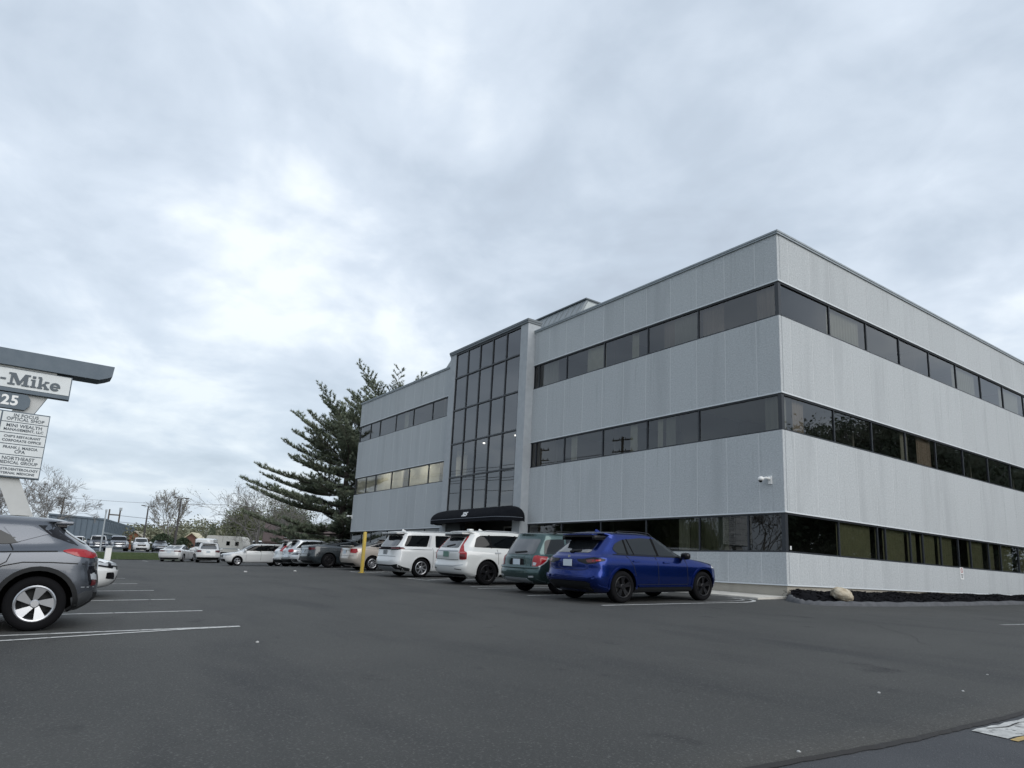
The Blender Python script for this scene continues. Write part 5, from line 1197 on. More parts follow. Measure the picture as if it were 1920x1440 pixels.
# ================================================================== PYLON SIGN
SX = -16.1; YC = -19.30
S = empty('pylon_sign', (SX, YC, gz(SX, YC)), 'tall roadside pylon sign with white tenant panels on crossed slanting posts, roof bar on top', 'sign')
S_Z = gz(SX, YC)
def SP(mb, name, m, parent=None, **k):
    o = mb.build(name, m, parent or S, **k)
    if parent is None: o.matrix_parent_inverse = Matrix.Translation((-SX, -YC, -S_Z))
    return o
for sg in (1, -1):
    y0, y1 = YC + sg * 2.10, YC - sg * 0.85       # foot, head
    w = 0.31
    mb = MB(); pts = [(y0 - w, -1.2), (y0 + w, -1.2), (y1 + w, 5.12), (y1 - w, 5.12)]
    mb.prism(pts if sg > 0 else pts, 'x', SX - .46 - (.012 if sg < 0 else 0), SX - .16 - (.012 if sg < 0 else 0)); SP(mb, 'post', M_SIGNPOST)
mb = MB(); mb.prism([(YC - 3.02, 6.16), (YC - 2.86, 6.08), (YC - 2.63, 5.965), (YC + 2.54, 5.965), (YC + 2.77, 6.06), (YC + 2.93, 6.15), (YC + 2.96, 6.52), (YC - 3.05, 6.52)], 'x', SX - .75, SX + .10)
rf = SP(mb, 'roof_bar', M_SIGND)
mb = MB(); mb.box(SX - .5, SX - .02, YC - 1.3, YC + 1.3, 5.90, 5.964); SP(mb, 'roof_bracket', M_SIGNPOST)
mb = MB(); mb.box(SX - .36, SX - .012, YC - 1.78, YC + 1.77, 5.10, 5.90); cab = SP(mb, 'name_cabinet', M_SIGND)
MB().box(SX - .011, SX, YC - 1.74, YC + 1.735, 5.235, 5.875).build('name_panel', M_SIGNP, cab)
PX = SX + 0.002
class Glyph:
    def __init__(s): s.mb = MB(); s.k = 0
    def poly(s, pts):
        s.k += 1; s.mb.prism(pts, 'x', PX, PX + 0.02 + 0.0004 * s.k)
    def rect(s, a, b, c, d): s.poly([(a, c), (b, c), (b, d), (a, d)])
zb, zt = 5.33, 5.74
g = Glyph(); g.rect(-19.52, -19.37, 5.475, 5.535); g.mb.build('letter', M_INK, cab)
g = Glyph(); yl = -19.31     # M
g.rect(yl, yl + .20, zb, zb + .055); g.rect(yl + .38, yl + .60, zb, zb + .055); g.rect(yl + .06, yl + .13, zb + .05, zt - .05); g.rect(yl + .43, yl + .54, zb + .05, zt - .05)
g.rect(yl, yl + .12, zt - .055, zt); g.rect(yl + .46, yl + .60, zt - .055, zt); g.poly([(yl + .06, zt), (yl + .19, zt), (yl + .335, zb + .12), (yl + .27, zb + .02)]); g.poly([(yl + .44, zt), (yl + .53, zt), (yl + .335, zb + .02), (yl + .26, zb + .02)]); g.mb.build('letter', M_INK, cab)
g = Glyph(); yl = -18.69     # i
g.rect(yl, yl + .17, zb, zb + .05); g.rect(yl + .04, yl + .13, zb + .045, zb + .28); g.rect(yl, yl + .09, zb + .235, zb + .28); g.rect(yl + .035, yl + .13, zb + .32, zb + .40); g.mb.build('letter', M_INK, cab)
g = Glyph(); yl = -18.50     # k
g.rect(yl, yl + .16, zb, zb + .05); g.rect(yl + .035, yl + .12, zb + .045, zt - .04); g.rect(yl, yl + .10, zt - .05, zt); g.poly([(yl + .10, zb + .13), (yl + .25, zb + .27), (yl + .31, zb + .27), (yl + .12, zb + .07)]); g.poly([(yl + .14, zb + .16), (yl + .21, zb + .20), (yl + .34, zb + .02), (yl + .24, zb + .02)])
g.rect(yl + .20, yl + .35, zb, zb + .05); g.rect(yl + .20, yl + .33, zb + .235, zb + .28); g.mb.build('letter', M_INK, cab)
g = Glyph(); cy, cz, ro, ri = -17.99, zb + .14, .15, .075     # e
n = 22
for k in range(n):
    a, b = radians(lerp(0, 318, k / n)), radians(lerp(0, 318, (k + 1) / n))
    g.poly([(cy + ri * cos(a), cz + ri * .95 * sin(a)), (cy + ro * cos(a), cz + ro * .95 * sin(a)), (cy + ro * cos(b), cz + ro * .95 * sin(b)), (cy + ri * cos(b), cz + ri * .95 * sin(b))]); g.k -= .5
g.rect(cy - ri - .02, cy + ro, cz - .028, cz + .022); g.mb.build('letter', M_INK, cab)
# number plaque with clipped ends
mb = MB(); mb.prism([(YC - .70, 4.70), (YC - .58, 4.54), (YC + .58, 4.54), (YC + .70, 4.70), (YC + .70, 4.92), (YC + .58, 5.065), (YC - .58, 5.065), (YC - .70, 4.92)], 'x', SX - .30, SX - .05); pq = SP(mb, 'number_plaque', M_SIGND)
def sign_text(s, y, z, size, parent, m=M_INK, bold=0.004, x=None, spacing=1.0, shear=0):
    me = text_mesh(s, size, m, 0.003, bold, shear, spacing)
    o = link('lettering', me, parent, ((PX if x is None else x) + .002, y, z), (pi / 2, 0, pi / 2)); return o
sign_text('325', YC + .02, 4.80, 0.46, pq, M_WHITE, 0.014, SX - .05, 1.08)
mb = MB(); mb.box(SX - .34, SX - .014, YC - 1.34, YC + 1.335, 2.26, 4.45); dr = SP(mb, 'directory_cabinet', M_SIGND)
ZC = [4.425, 4.085, 3.72, 3.355, 2.995, 2.63, 2.285]
TXT = [['IN FOCUS', 'OPTICAL SHOP'], ['MINI WEALTH', 'MANAGEMENT, LLC'], ["CHIP'S RESTAURANT", 'CORPORATE OFFICE'], ['FRANK J. MASCIA', 'CPA'], ['NORTHEAST', 'MEDICAL GROUP'], ['GASTROENTEROLOGY', 'INTERNAL MEDICINE']]
for col in (0, 1):
    for r in range(6):
        z1, z0 = ZC[r] - .014, ZC[r + 1] + .014
        a, b = (YC + .035, YC + 1.31) if col else (YC - 1.31, YC - .01)
        p = MB().box(SX - .013, SX, a, b, z0, z1).build('tenant_panel', M_SIGNP, dr)
        if col:
            hgt = z1 - z0
            for k, t_ in enumerate(TXT[r]):
                sz = min(.150, 1.16 / (0.66 * len(t_)))
                sign_text(t_, (a + b) / 2, z1 - hgt * (.30 + .40 * k), sz, p, spacing=1.05)

# ================================================================== SMALL THINGS ON THE LOT
t = empty('yellow_post', (-16.04, -6.19, gz(-16.04, -6.19)), 'yellow square steel post standing between the beige sedan and the white minivan', 'post')
me = MB(); me.box(-.058, .058, -.058, .058, -.1, 1.72); me.build('shaft', M_YELLOW, t)
mb = MB(); mb.add([(-.062, -.062, 1.72), (.062, -.062, 1.72), (.062, .062, 1.72), (-.062, .062, 1.72), (0, 0, 1.76)], [(0, 1, 4), (1, 2, 4), (2, 3, 4), (3, 0, 4), (3, 2, 1, 0)]); mb.build('cap', M_YELLOW, t)
mb = MB(); mb.box(-.11, .11, -.11, .11, .015, .035); mb.build('base_plate', M_YELLOW, t)
def scrap(x, y, s, label, name='litter_scrap', m=M_SCRAP):
    bm = bmesh.new(); bmesh.ops.create_icosphere(bm, subdivisions=2, radius=s)
    r_ = random.Random(int((x + 50) * 100))
    for v in bm.verts: v.co = Vector((v.co.x * r_.uniform(.7, 1.3), v.co.y * r_.uniform(.6, 1.2), max(-.3 * s, v.co.z * r_.uniform(.4, .7))))
    me = bpy.data.meshes.new(name); bm.to_mesh(me); bm.free(); me.materials.append(m)
    o = link(name, me, loc=(x, y, gz(x, y) + .02 + .25 * s)); tag(o, label, 'litter', 'scraps on the asphalt')
scrap(3.21, -15.7, .022, 'white scrap on the asphalt right of the nearest left parking line'); scrap(8.51, -11.73, .014, 'tiny white scrap on bare asphalt, right foreground'); scrap(8.58, -9.61, .011, 'tiny white speck on the asphalt, farthest right of the foreground scraps')
scrap(9.22, -14.1, .013, 'small pale pebble beside the pavement seam at the bottom'); scrap(-16.2, -10.9, .07, 'white paper scrap in front of the white hatchback wagon'); scrap(-16.9, -8.75, .07, 'white paper scrap in front of the charcoal fastback'); scrap(8.86, -10.9, .012, 'thin white sliver near the road paint, right foreground')
# white service pillar at the grass edge
t = empty('white_pillar', (-55.0, -12.05, gz(-55, -12.05)), 'white square pillar with a sloped cap at the left edge of the grass strip', 'pillar')
mb = MB(); mb.box(-.22, .22, -.22, .22, -.1, 1.08); mb.build('shaft', M_OFFW, t); mb = MB(); mb.prism([(-.25, 1.08), (.25, 1.08), (.25, 1.24), (-.02, 1.30), (-.25, 1.12)], 'x', -.25, .25); mb.build('cap', M_GALV, t)

# ================================================================== VEGETATION
def grow(mb, p, d, L, r, depth, R_, nch, spread, up, tips, seg=3, minr=.012, ratio=.68, wig=.18):
    pts = [p]; rad = [r]; q = p.copy(); dd = d.copy()
    for i in range(seg):
        dd = (dd + Vector((R_.uniform(-wig, wig), R_.uniform(-wig, wig), R_.uniform(-wig, wig) + up))).normalized()
        q = q + dd * L / seg; pts.append(q.copy()); rad.append(max(minr, r * (1 - .45 * (i + 1) / seg)))
    mb.tube(pts, rad, 6 if r > .06 else 4 if r > .025 else 3, caps=False)
    if depth == 0: tips.append((q, dd)); return
    for k in range(nch):
        f = R_.uniform(.35, 1.0) if k else 1.0
        i = min(seg - 1, int(f * seg)); b = pts[i].lerp(pts[i + 1], f * seg - i) if f < 1 else q
        ax = Vector((R_.uniform(-1, 1), R_.uniform(-1, 1), R_.uniform(-1, 1))).normalized()
        nd = (dd + ax * spread * R_.uniform(.6, 1.2)).normalized()
        grow(mb, b, nd, L * ratio * R_.uniform(.8, 1.15), max(minr, rad[-1] * .72), depth - 1, R_, nch, spread, up, tips, max(2, seg - 1) if depth > 2 else 2, minr, ratio, wig)
def leaf_quads(mb, c, n, spread, size, R_, flat=1.0):
    for k in range(n):
        o = c + Vector((R_.gauss(0, spread), R_.gauss(0, spread), R_.gauss(0, spread * flat)))
        a = Vector((R_.uniform(-1, 1), R_.uniform(-1, 1), R_.uniform(-1, 1))).normalized(); b = a.orthogonal().normalized()
        s = size * R_.uniform(.6, 1.3)
        mb.add([o - a * s, o + b * s * .6, o + a * s, o - b * s * .6], [(0, 1, 2, 3)])
def tree(name, x, y, label, H, trunk_h, r, seed, depth=5, nch=3, spread=.75, up=.06, leaf=None, leafn=4, leafs=.12, leafsp=.25, group='trees', lean=(0, 0), minr=.012, ratio=.70, L0=None, nmain=4, mtw=None):
    R_ = random.Random(seed); z = gz(x, y) - .1
    t = empty(name, (x, y, z), label, 'tree', group)
    mb = MB(); tips = []; base = Vector((0, 0, 0)); top = Vector((lean[0], lean[1], trunk_h))
    mb.tube([base, base.lerp(top, .5) + Vector((.05, .03, 0)), top], [r * 1.25, r, r * .85], 8, caps=False)
    tw = MB(); L0 = L0 or (H - trunk_h) * .42
    for k in range(nmain):
        a = 2 * pi * k / nmain + R_.uniform(-.4, .4); ti = R_.uniform(.35, .9) if k else .1
        d = Vector((cos(a) * ti, sin(a) * ti, 1)).normalized()
        grow(tw, base.lerp(top, R_.uniform(.75, 1.0)), d, L0 * R_.uniform(.85, 1.15), r * .62, depth, R_, nch, spread, up, tips, 4, minr, ratio)
    mb.build('trunk', M_BARK, t, True)
    tw.build('branches', mtw or M_TWIG, t)
    if leaf:
        lm = MB()
        for p, d in tips: leaf_quads(lm, p, leafn, leafsp, leafs, R_)
        lm.build('crown', leaf, t)
    return t
GTB = 'trees in the background'
tree('bare_tree', -86.0, -16.2, 'large bare tree with open crown beside the sign panels', 8.6, 1.9, .20, 11, 6, 3, .75, .03, None, 2, .07, .25, GTB, minr=.013, L0=2.45, ratio=.72)
tree('bare_tree', -101, -20.4, 'bare tree at the left picture edge behind the sign post', 8.0, 2.0, .2, 12, 6, 3, .85, .03, None, 2, .07, .25, GTB, minr=.018, L0=2.6, ratio=.72)
tree('budding_tree', -105.5, .2, 'slender pale budding tree between the two lamp posts', 8.6, 2.4, .16, 13, 5, 3, .55, .10, mat('pale_buds', (.22, .19, .12), .85, var=(.17, .16, .09), vscale=.8), 1, .08, .2, GTB, minr=.018, L0=2.3, ratio=.74)
tree('budding_tree', -63.3, 2.2, 'wide low budding tree with many twigs left of the pine', 6.9, 1.3, .20, 14, 5, 3, .95, .03, M_BUD, 1, .05, .2, GTB, minr=.011, L0=2.7, nmain=6, ratio=.74)
tree('budding_tree', -78.0, 9.0, 'pale green budding tree behind the wide low tree', 7.2, 1.5, .18, 15, 5, 3, .9, .05, M_LEAF1, 3, .09, .25, GTB, minr=.016, L0=2.6, nmain=5)
tree('leafy_tree', -92.0, 8.5, 'fresh green leafy tree behind the white camper', 6.4, 1.2, .18, 16, 4, 4, .9, .05, M_LEAF1, 10, .12, .40, GTB, minr=.018, L0=2.3, nmain=5)
tree('leafy_tree', -99.0, 16.0, 'darker green leafy tree behind the pine boughs', 7.2, 1.2, .18, 17, 4, 4, .9, .05, M_LEAF2, 12, .13, .42, GTB, minr=.018, L0=2.5, nmain=5)
# pine by the far end of the building
def pine(x, y, H, seed, label, Lmax=8.2):
    R_ = random.Random(seed); z = gz(x, y) - .1; t = empty('pine_tree', (x, y, z), label, 'tree', 'pines at the end of the building')
    mb = MB(); mb.tube([(0, 0, 0), (.05, .0, H * .35), (.0, .1, H * .7), (.1, .05, H)], [.34, .26, .15, .04], 9, caps=False)
    lm = MB(); bz = 1.9
    def tuft(c, d):
        d = d.normalized(); a = d.orthogonal().normalized(); b = d.cross(a)
        for k in range(8):
            an = R_.uniform(0, 2 * pi); o = (a * cos(an) + b * sin(an)); tip = c + (d * R_.uniform(.5, 1.1) + o * R_.uniform(.35, .8)).normalized() * R_.uniform(.16, .30)
            w = d.cross(o).normalized() * .026
            lm.add([c - w, c + w, tip], [(0, 1, 2)])
    while bz < H - .3:
        f = bz / H; prof_ = pw([(0, .78), (.12, 1.0), (.3, .97), (.5, .80), (.75, .62), (.9, .48), (1, .30)], f)
        nb = R_.choice((5, 5, 6, 6)); a0 = R_.uniform(0, 2 * pi)
        for k in range(nb):
            a = a0 + 2 * pi * k / nb + R_.uniform(-.3, .3); Lb = Lmax * prof_ * R_.uniform(.55, 1.08)
            if cos(a) > 0: Lb = min(Lb, lerp(7.4, (-33.4 - x) * 1.05, sstep(0, .5, cos(a))))
            rise = pw([(0, -.10), (.3, .02), (.6, .16), (.8, .36), (1, .9)], f) + R_.uniform(-.10, .14)
            pts = []; nseg = 8
            for i in range(nseg + 1):
                s = i / nseg; rr = Lb * s
                pts.append(Vector((cos(a + .12 * sin(s * 3)) * rr, sin(a + .12 * sin(s * 3)) * rr, bz + rr * rise - .45 * sin(s * pi) * (1 - f) + .45 * s ** 3)))
            mb.tube(pts, [max(.012, .075 * (1 - .85 * i / nseg) * (1.2 - f)) for i in range(nseg + 1)], 5, caps=False)
            ntw = max(6, int(Lb * 4.6))
            for j in range(ntw):
                s = lerp(.22, 1.0, (j + R_.random() * .6) / ntw); s = min(s, .999); i = min(nseg - 1, int(s * nseg)); p = pts[i].lerp(pts[i + 1], s * nseg - i); d = (pts[i + 1] - pts[i]).normalized()
                sd_ = d.cross(Vector((0, 0, 1))).normalized() * (1 if j % 2 else -1)
                ltw = lerp(1.7, .5, s) * R_.uniform(.6, 1.1) * min(1, Lb / 3.2)
                td = (d * .8 + sd_ * .85 + Vector((0, 0, R_.uniform(.05, .38)))).normalized()
                q = p + td * ltw; mb.tube([p, p + td * ltw * .5 + Vector((0, 0, -.02)), q], [.014, .010, .007], 3, caps=False)
                nt_ = max(4, int(ltw / .10))
                for m_ in range(nt_):
                    c = p.lerp(q, lerp(.15, 1.03, m_ / max(1, nt_ - 1))); tuft(c + Vector((R_.uniform(-.05, .05), R_.uniform(-.05, .05), R_.uniform(-.02, .06))), td + Vector((0, 0, .25)))
                    if R_.random() < .75: tuft(c + Vector((R_.uniform(-.12, .12), R_.uniform(-.12, .12), R_.uniform(0, .10))), td + Vector((R_.uniform(-.6, .6), R_.uniform(-.6, .6), .5)))
        bz += R_.uniform(.50, .95) * (1.15 - .45 * f)
    mb.build('trunk', M_BARK, t, True); lm.build('crown', M_PINE, t)
pine(-38.6, 1.5, 11.3, 21, 'dark green pine with wide layered boughs at the far left end of the building')
pine(-41.0, 5.6, 14.2, 23, 'second pine half hidden behind the building, its top showing above the roof')
# small dark evergreens and hedge bushes
def bush(name, x, y, w, H, seed, label, m=M_LEAF2, n=1500, size=.10, cone=False, group='bushes in the background'):
    R_ = random.Random(seed); t = empty(name, (x, y, gz(x, y) - .05), label, 'bush', group); lm = MB(); st = MB()
    st.tube([(0, 0, 0), (0, 0, H * .8)], [.07, .03], 6)
    for k in range(5):
        a = 2 * pi * k / 5; st.tube([(0, 0, .1), (cos(a) * w * .25, sin(a) * w * .25, H * .5)], [.04, .02], 4)
    for k in range(n):
        f = R_.random(); a = R_.uniform(0, 2 * pi)
        rmax = w / 2 * ((1 - f) ** .8 + .05 if cone else sqrt(max(0, 1 - (2 * f - .9) ** 2 * .85)))
        rr = rmax * (R_.random() ** .35) * (1 + .25 * sin(3 * a + seed) * sin(5 * f + seed))
        leaf_quads(lm, Vector((cos(a) * rr, sin(a) * rr, f * H)), 1, .05, size, R_)
    st.build('stem', M_BARK, t); lm.build('foliage', m, t)
bush('evergreen', -91.0, 3.4, 2.0, 4.0, 31, 'small dark evergreen behind the boxy white off road vehicle', M_PINE, 2200, .10, True)
bush('hedge_bush', -91.8, -2.6, 3.0, 2.4, 32, 'dark green bush right of the slate grey sedan', n=2000, size=.12)
bush('hedge_bush', -90.5, -0.2, 2.2, 1.9, 33, 'low dark bush left of the off road vehicle', n=1200, size=.12)
bush('hedge_bush', -76.5, 6.4, 2.6, 2.2, 34, 'rounded green bush beside the white van', M_LEAF1, 1600, .10)
bush('hedge_bush', -56.0, 4.6, 2.4, 1.9, 35, 'grey green bush below the pine boughs', M_BUD, 1400, .09)
# far wood and hill
R_ = random.Random(50); lm = MB(); wm = MB()
for k in range(230):
    f = R_.random(); x = lerp(-175, -118, R_.random()); y = lerp(-6, 62, f); hgt = R_.uniform(4.2, 7.0) * pw([(-6, .55), (2, .8), (10, 1), (60, 1.2)], y)
    z0 = gz(x, y); wm.tube([(x, y, z0), (x, y, z0 + hgt * .6)], [.16, .07], 5, caps=False)
    for j in range(150):
        a = R_.uniform(0, 2 * pi); u = R_.uniform(-1, 1); rr = R_.random() ** .33
        leaf_quads(lm, Vector((x + cos(a) * sqrt(1 - u * u) * rr * 2.4, y + sin(a) * sqrt(1 - u * u) * rr * 2.4, z0 + hgt * .58 + u * rr * hgt * .46)), 1, .1, .26, R_)
b_ = len(lm.v); lm.v += wm.v; nl_ = len(lm.f); lm.f += [tuple(i + b_ for i in f) for f in wm.f]
me = mesh('woodland', lm.v, lm.f, [mat('far_spring_wood', (.17, .19, .115), .85, var=(.23, .225, .165), vscale=.12), M_BARK], False, [0] * nl_ + [1] * (len(lm.f) - nl_))
tag(link('woodland', me), 'far belt of spring trees behind the far parking lot', 'woodland', kind='stuff')
xs = frange(-1000, -420, 40); ys = frange(-500, 900, 40)
sheet('hill', xs, ys, lambda x, y: 23 * sstep(-380, -640, x) * (.72 + .28 * sin(y * .006 + .6)) * (.3 + .7 * sstep(-160, 100, y)) + 2.0 * sin(y * .05 + x * .03) - 1, M_HILL)
# grass strip
gx, gy = frange(-74.2, -59.2, .8), frange(-34, -5.6, 1.0)
sheet('grass_strip', gx, gy, lambda x, y: gz(x, y) + .035 + .03 * sin(x * 1.3 + y), M_GRASS)
bl = MB(); R_ = random.Random(5)
for k in range(26000):
    x, y = R_.uniform(-74, -59.3), R_.uniform(-15, -5.7); z = gz(x, y) + .03; a = R_.uniform(0, 2 * pi); hh = R_.uniform(.05, .14); w = .02
    bl.add([(x - w * sin(a), y + w * cos(a), z), (x + w * sin(a), y - w * cos(a), z), (x + R_.uniform(-.04, .04), y + R_.uniform(-.04, .04), z + hh)], [(0, 1, 2)])
tag(bl.build('grass', M_GRASS), 'short green grass on the strip between the two parking lots', 'grass', kind='stuff')

# ================================================================== BACKGROUND BUILDINGS AND FURNITURE
def plan_prism(pts, z0, z1): mb = MB(); mb.prism(pts, 'z', z0, z1); return mb
G0 = gz(-105, -8)
bld = empty('warehouse', (-100.3, -8.9, G0), 'blue grey metal warehouse beyond the far parking lot', 'building')
def WP(mb, name, m):
    o = mb.build(name, m, bld); o.matrix_parent_inverse = Matrix.Translation((100.3, 8.9, -G0)); return o
A_, B_, C_ = Vector((-96.1, -15.3)), Vector((-100.3, -8.9)), Vector((-133.4, -1.0)); D_ = C_ + (A_ - B_) * 1.6
A2 = A_ + (A_ - B_) * .05
WP(plan_prism([tuple(A2), tuple(B_), tuple(C_), tuple(D_)], G0 - .5, 4.25), 'wall', M_STEELB)
cen = (A_ + C_) / 2
ex = lambda p, k: tuple(cen + (p - cen) * k)
WP(plan_prism([ex(A2, 1.012), ex(B_, 1.012), ex(C_, 1.012), ex(D_, 1.012)], 4.251, 4.47), 'roof_edge', mat('warehouse_roof', (.13, .165, .20), .7))
mb = MB()
for P0, P1, n in ((A_, B_, 9), (B_, C_, 22)):
    u = (P1 - P0).normalized(); nn_ = Vector((u.y, -u.x)); 
    if nn_.dot(P0 - cen) < 0: nn_ = -nn_
    for k in range(n + 1):
        q = P0.lerp(P1, k / n) + nn_ * .03; mb.prism([tuple(q - u * .06), tuple(q + u * .06), tuple(q + u * .06 + nn_ * .05), tuple(q - u * .06 + nn_ * .05)], 'z', G0, 4.2)
WP(mb, 'wall_rib', mat('warehouse_rib', (.105, .138, .172), .7))
u = (C_ - B_).normalized(); nn_ = Vector((u.y, -u.x)); nn_ = nn_ if nn_.dot(B_ - cen) > 0 else -nn_
q0, q1 = B_ + u * .5 + nn_ * .02, C_ + nn_ * .02
WP(plan_prism([tuple(q0), tuple(q1), tuple(q1 + nn_ * .1), tuple(q0 + nn_ * .1)], 2.35, 2.62), 'pale_band', mat('warehouse_band', (.25, .29, .32), .7))
def house(name, x, y, rz, w, d, wh, rh, mw, mr, label, ov=.3, windows=()):
    t = empty(name, (x, y, gz(x, y) - .05), label, 'house'); t.rotation_euler = (0, 0, radians(rz))
    mb = MB(); mb.box(-w / 2, w / 2, -d / 2, d / 2, 0, wh); mb.add([(-w / 2, -d / 2, wh), (-w / 2, d / 2, wh), (-w / 2, 0, wh + rh), (w / 2, -d / 2, wh), (w / 2, d / 2, wh), (w / 2, 0, wh + rh)], [(0, 1, 2), (3, 5, 4)]); mb.build('wall', mw, t)
    mb = MB(); s = rh / (d / 2)
    for sg in (1, -1):
        pts = [(sg * (d / 2 + ov), wh - s * ov), (0, wh + rh), (0, wh + rh + .18), (sg * (d / 2 + ov), wh - s * ov + .18)]
        mb.prism(pts, 'x', -w / 2 - ov, w / 2 + ov)
    mb.build('roof', mr, t)
    for (x0, x1, z0, z1, face) in windows:
        mb = MB()
        if face == 'f': mb.box(x0, x1, -d / 2 - .04, -d / 2 + .02, z0, z1)
        else: mb.box(w / 2 - .02, w / 2 + .04, x0, x1, z0, z1)
        mb.build('window', M_CGLASS2, t)
    return t
house('brick_house', -64.0, 9.5, 72, 12, 7, 2.1, 1.9, M_BRICK, M_ROOFB, 'low red brown brick house behind the pine', windows=((-4, -2.8, .9, 1.9, 'f'), (-1, .2, .9, 1.9, 'f'), (2.5, 3.7, .9, 1.9, 'f')))
house('garden_shed', -108.8, 4.6, 150, 2.6, 2.2, 2.1, .85, M_BRICK, M_CREAM, 'small shed with a cream roof behind the off road vehicle', windows=((-.5, .2, .9, 1.5, 'f'),))
house('garden_shed', -125.0, -1.4, 150, 2.8, 2.4, 2.1, .9, mat('orange_wall', (.34, .14, .08), .9), mat('tan_roof', (.36, .33, .27), .9), 'orange walled shed with tan roof beyond the warehouse end', windows=((-.5, .2, .9, 1.5, 'f'),))
# garden canopy
t = empty('canopy_tent', (-51.0, 1.9, gz(-51, 1.9)), 'white peaked canopy tent in front of the brick house', 'tent')
mb = MB(); e_ = 1.95 - t.location.z; a = .62
mb.add([(-a, -a, e_), (a, -a, e_), (a, a, e_), (-a, a, e_), (0, 0, e_ + .34)], [(0, 1, 4), (1, 2, 4), (2, 3, 4), (3, 0, 4)]); mb.build('roof', M_WHITE, t)
mb = MB(); mb.box(-a, a, -a, a, e_ - .10, e_ - .004); mb.build('dark_underside', M_BLACK, t)  # black slab as the dark underside of the white roof
for sx_ in (-1, 1):
    for sy_ in (-1, 1): mb = MB(); mb.tube([(sx_ * a * .92, sy_ * a * .92, 0), (sx_ * a * .92, sy_ * a * .92, e_ - .1)], .025, 6); mb.build('leg', M_WHITE, t)
for x, y, lab in ((-42.6, 1.2, 'pale fence post left of the pine trunk, carrying the pinkish rail'), (-41.8, 2.35, 'pale fence post just left of the pine trunk')):
    t = empty('fence_post', (x, y, gz(x, y)), lab, 'post', 'pale posts near the pine'); hh = 2.05 - t.location.z
    mb = MB(); mb.box(-.09, .09, -.09, .09, 0, hh); mb.build('shaft', M_OFFW, t); mb = MB(); mb.box(-.12, .12, -.12, .12, hh, hh + .06); mb.build('cap', M_OFFW, t)
mb = MB(); mb.box(-43.7, -43.6, -1.2, 1.15, 1.62, 1.70); tag(mb.build('fence_rail', mat('pinkish_rail', (.42, .26, .22), .7)), 'pinkish horizontal rail running left from a pale fence post', 'rail')
# camper and van
def camper(x, y, rz, L, w, H, label, m, wins):
    t = empty('camper_trailer', (x, y, gz(x, y)), label, 'camper'); t.rotation_euler = (0, 0, radians(rz)); z0 = .45
    prof_ = round_poly([(-L / 2, z0), (L / 2 - .3, z0), (L / 2, z0 + .7), (L / 2 - .35, H), (-L / 2 + .1, H)], .3, 4)
    mb = MB(); mb.prism(prof_, 'y', -w / 2, w / 2); mb.build('body', m, t)
    for x0, x1 in wins: MB().box(x0, x1, -w / 2 - .02, -w / 2 + .05, z0 + .75, z0 + 1.2).build('window', M_CGLASS, t)
    MB().box(-L / 2 + .3, L / 2 - .4, -w / 2 - .015, -w / 2 + .02, z0 + .35, z0 + .45).build('stripe', M_GALV, t)
    for xx in (-.4, .5):
        for sg in (1, -1): mb = MB(); mb.tube([(xx, sg * w / 2 * .7, .33), (xx, sg * w / 2 * .96, .33)], .33, 18); mb.build('wheel', M_TYRE, t)
    mb = MB(); mb.box(L / 2 - .1, L / 2 + .9, -.05, .05, .4, .5); mb.build('drawbar', M_BLACK, t)
camper(-71.5, 1.2, 54 + 0, 4.4, 2.1, 2.25, 'cream camper trailer behind the white SUV and hatchback wagon', mat('camper_cream', (.55, .54, .50), .5), ((-1.3, -.9), (.2, .6), (1.2, 1.6)))
c = plain_suv('parked_van', 4.7, 1.9, 1.95, P_WH2, 2.9, .95, .34, .22, 'white van parked behind the wide low budding tree', GF, [(.2, .15), (.5, 0), (1.2, .05), (1.6, .14), (2.0, .3)], belt=(1.2, 1.15), cowl=(1.3, 1.15), wtop=.85, tumble=.8, spoil=.2, clad=False, cat='van'); c.place(-73.2, 5.2, -35)
# lamp posts and poles
def lamp_post(x, y, ztop, label):
    t = empty('lamp_post', (x, y, gz(x, y)), label, 'lamp post', 'lamp posts of the far lot'); hh = ztop - t.location.z
    mb = MB(); mb.tube([(0, 0, 0), (0, 0, hh)], [.14, .09], 10); mb.build('pole', M_POLE, t, True); mb = MB(); mb.tube([(0, 0, 0), (0, 0, .6)], .26, 12); mb.build('base', M_WALK, t, True)
    mb = MB(); mb.box(-.03, .03, -.7, .7, hh - .06, hh); mb.build('arm', M_POLE, t)
    for sg in (1, -1): mb = MB(); mb.box(-.16, .16, sg * .42 - (.0 if sg > 0 else .5), sg * .42 + (.5 if sg > 0 else 0), hh - .02, hh + .08); mb.build('lamp_head', M_POLE, t)
lamp_post(-101.0, -3.67, 6.72, 'dark twin headed lamp post, the farther left one'); lamp_post(-81.6, -2.69, 6.88, 'dark twin headed lamp post, the taller right one beside the budding tree')
def util_pole(x, y, ztop, rz, label, arms=((.35, 2.2), (1.5, 2.2)), group='utility poles'):
    t = empty('utility_pole', (x, y, gz(x, y)), label, 'utility pole', group); t.rotation_euler = (0, 0, radians(rz)); hh = ztop - t.location.z
    mb = MB(); mb.tube([(0, 0, 0), (0, 0, hh)], [.19, .13], 9); mb.build('pole', M_WOODP, t, True)
    for dz_, w in arms:
        a = MB(); a.box(-.06, .06, -w / 2, w / 2, hh - dz_ - .06, hh - dz_ + .06); ao = a.build('crossarm', M_WOODP, t)
        for k in range(4):
            yy_ = lerp(-w / 2 + .12, w / 2 - .12, k / 3); i_ = MB(); i_.tube([(0, yy_, hh - dz_ + .06), (0, yy_, hh - dz_ + .26)], [.05, .035], 7); i_.build('insulator', M_POLE, ao)
    return t
util_pole(-132.0, -13.0, 8.93, 10, 'wooden utility pole rising behind the bare tree by the sign', ((.3, 2.4),))
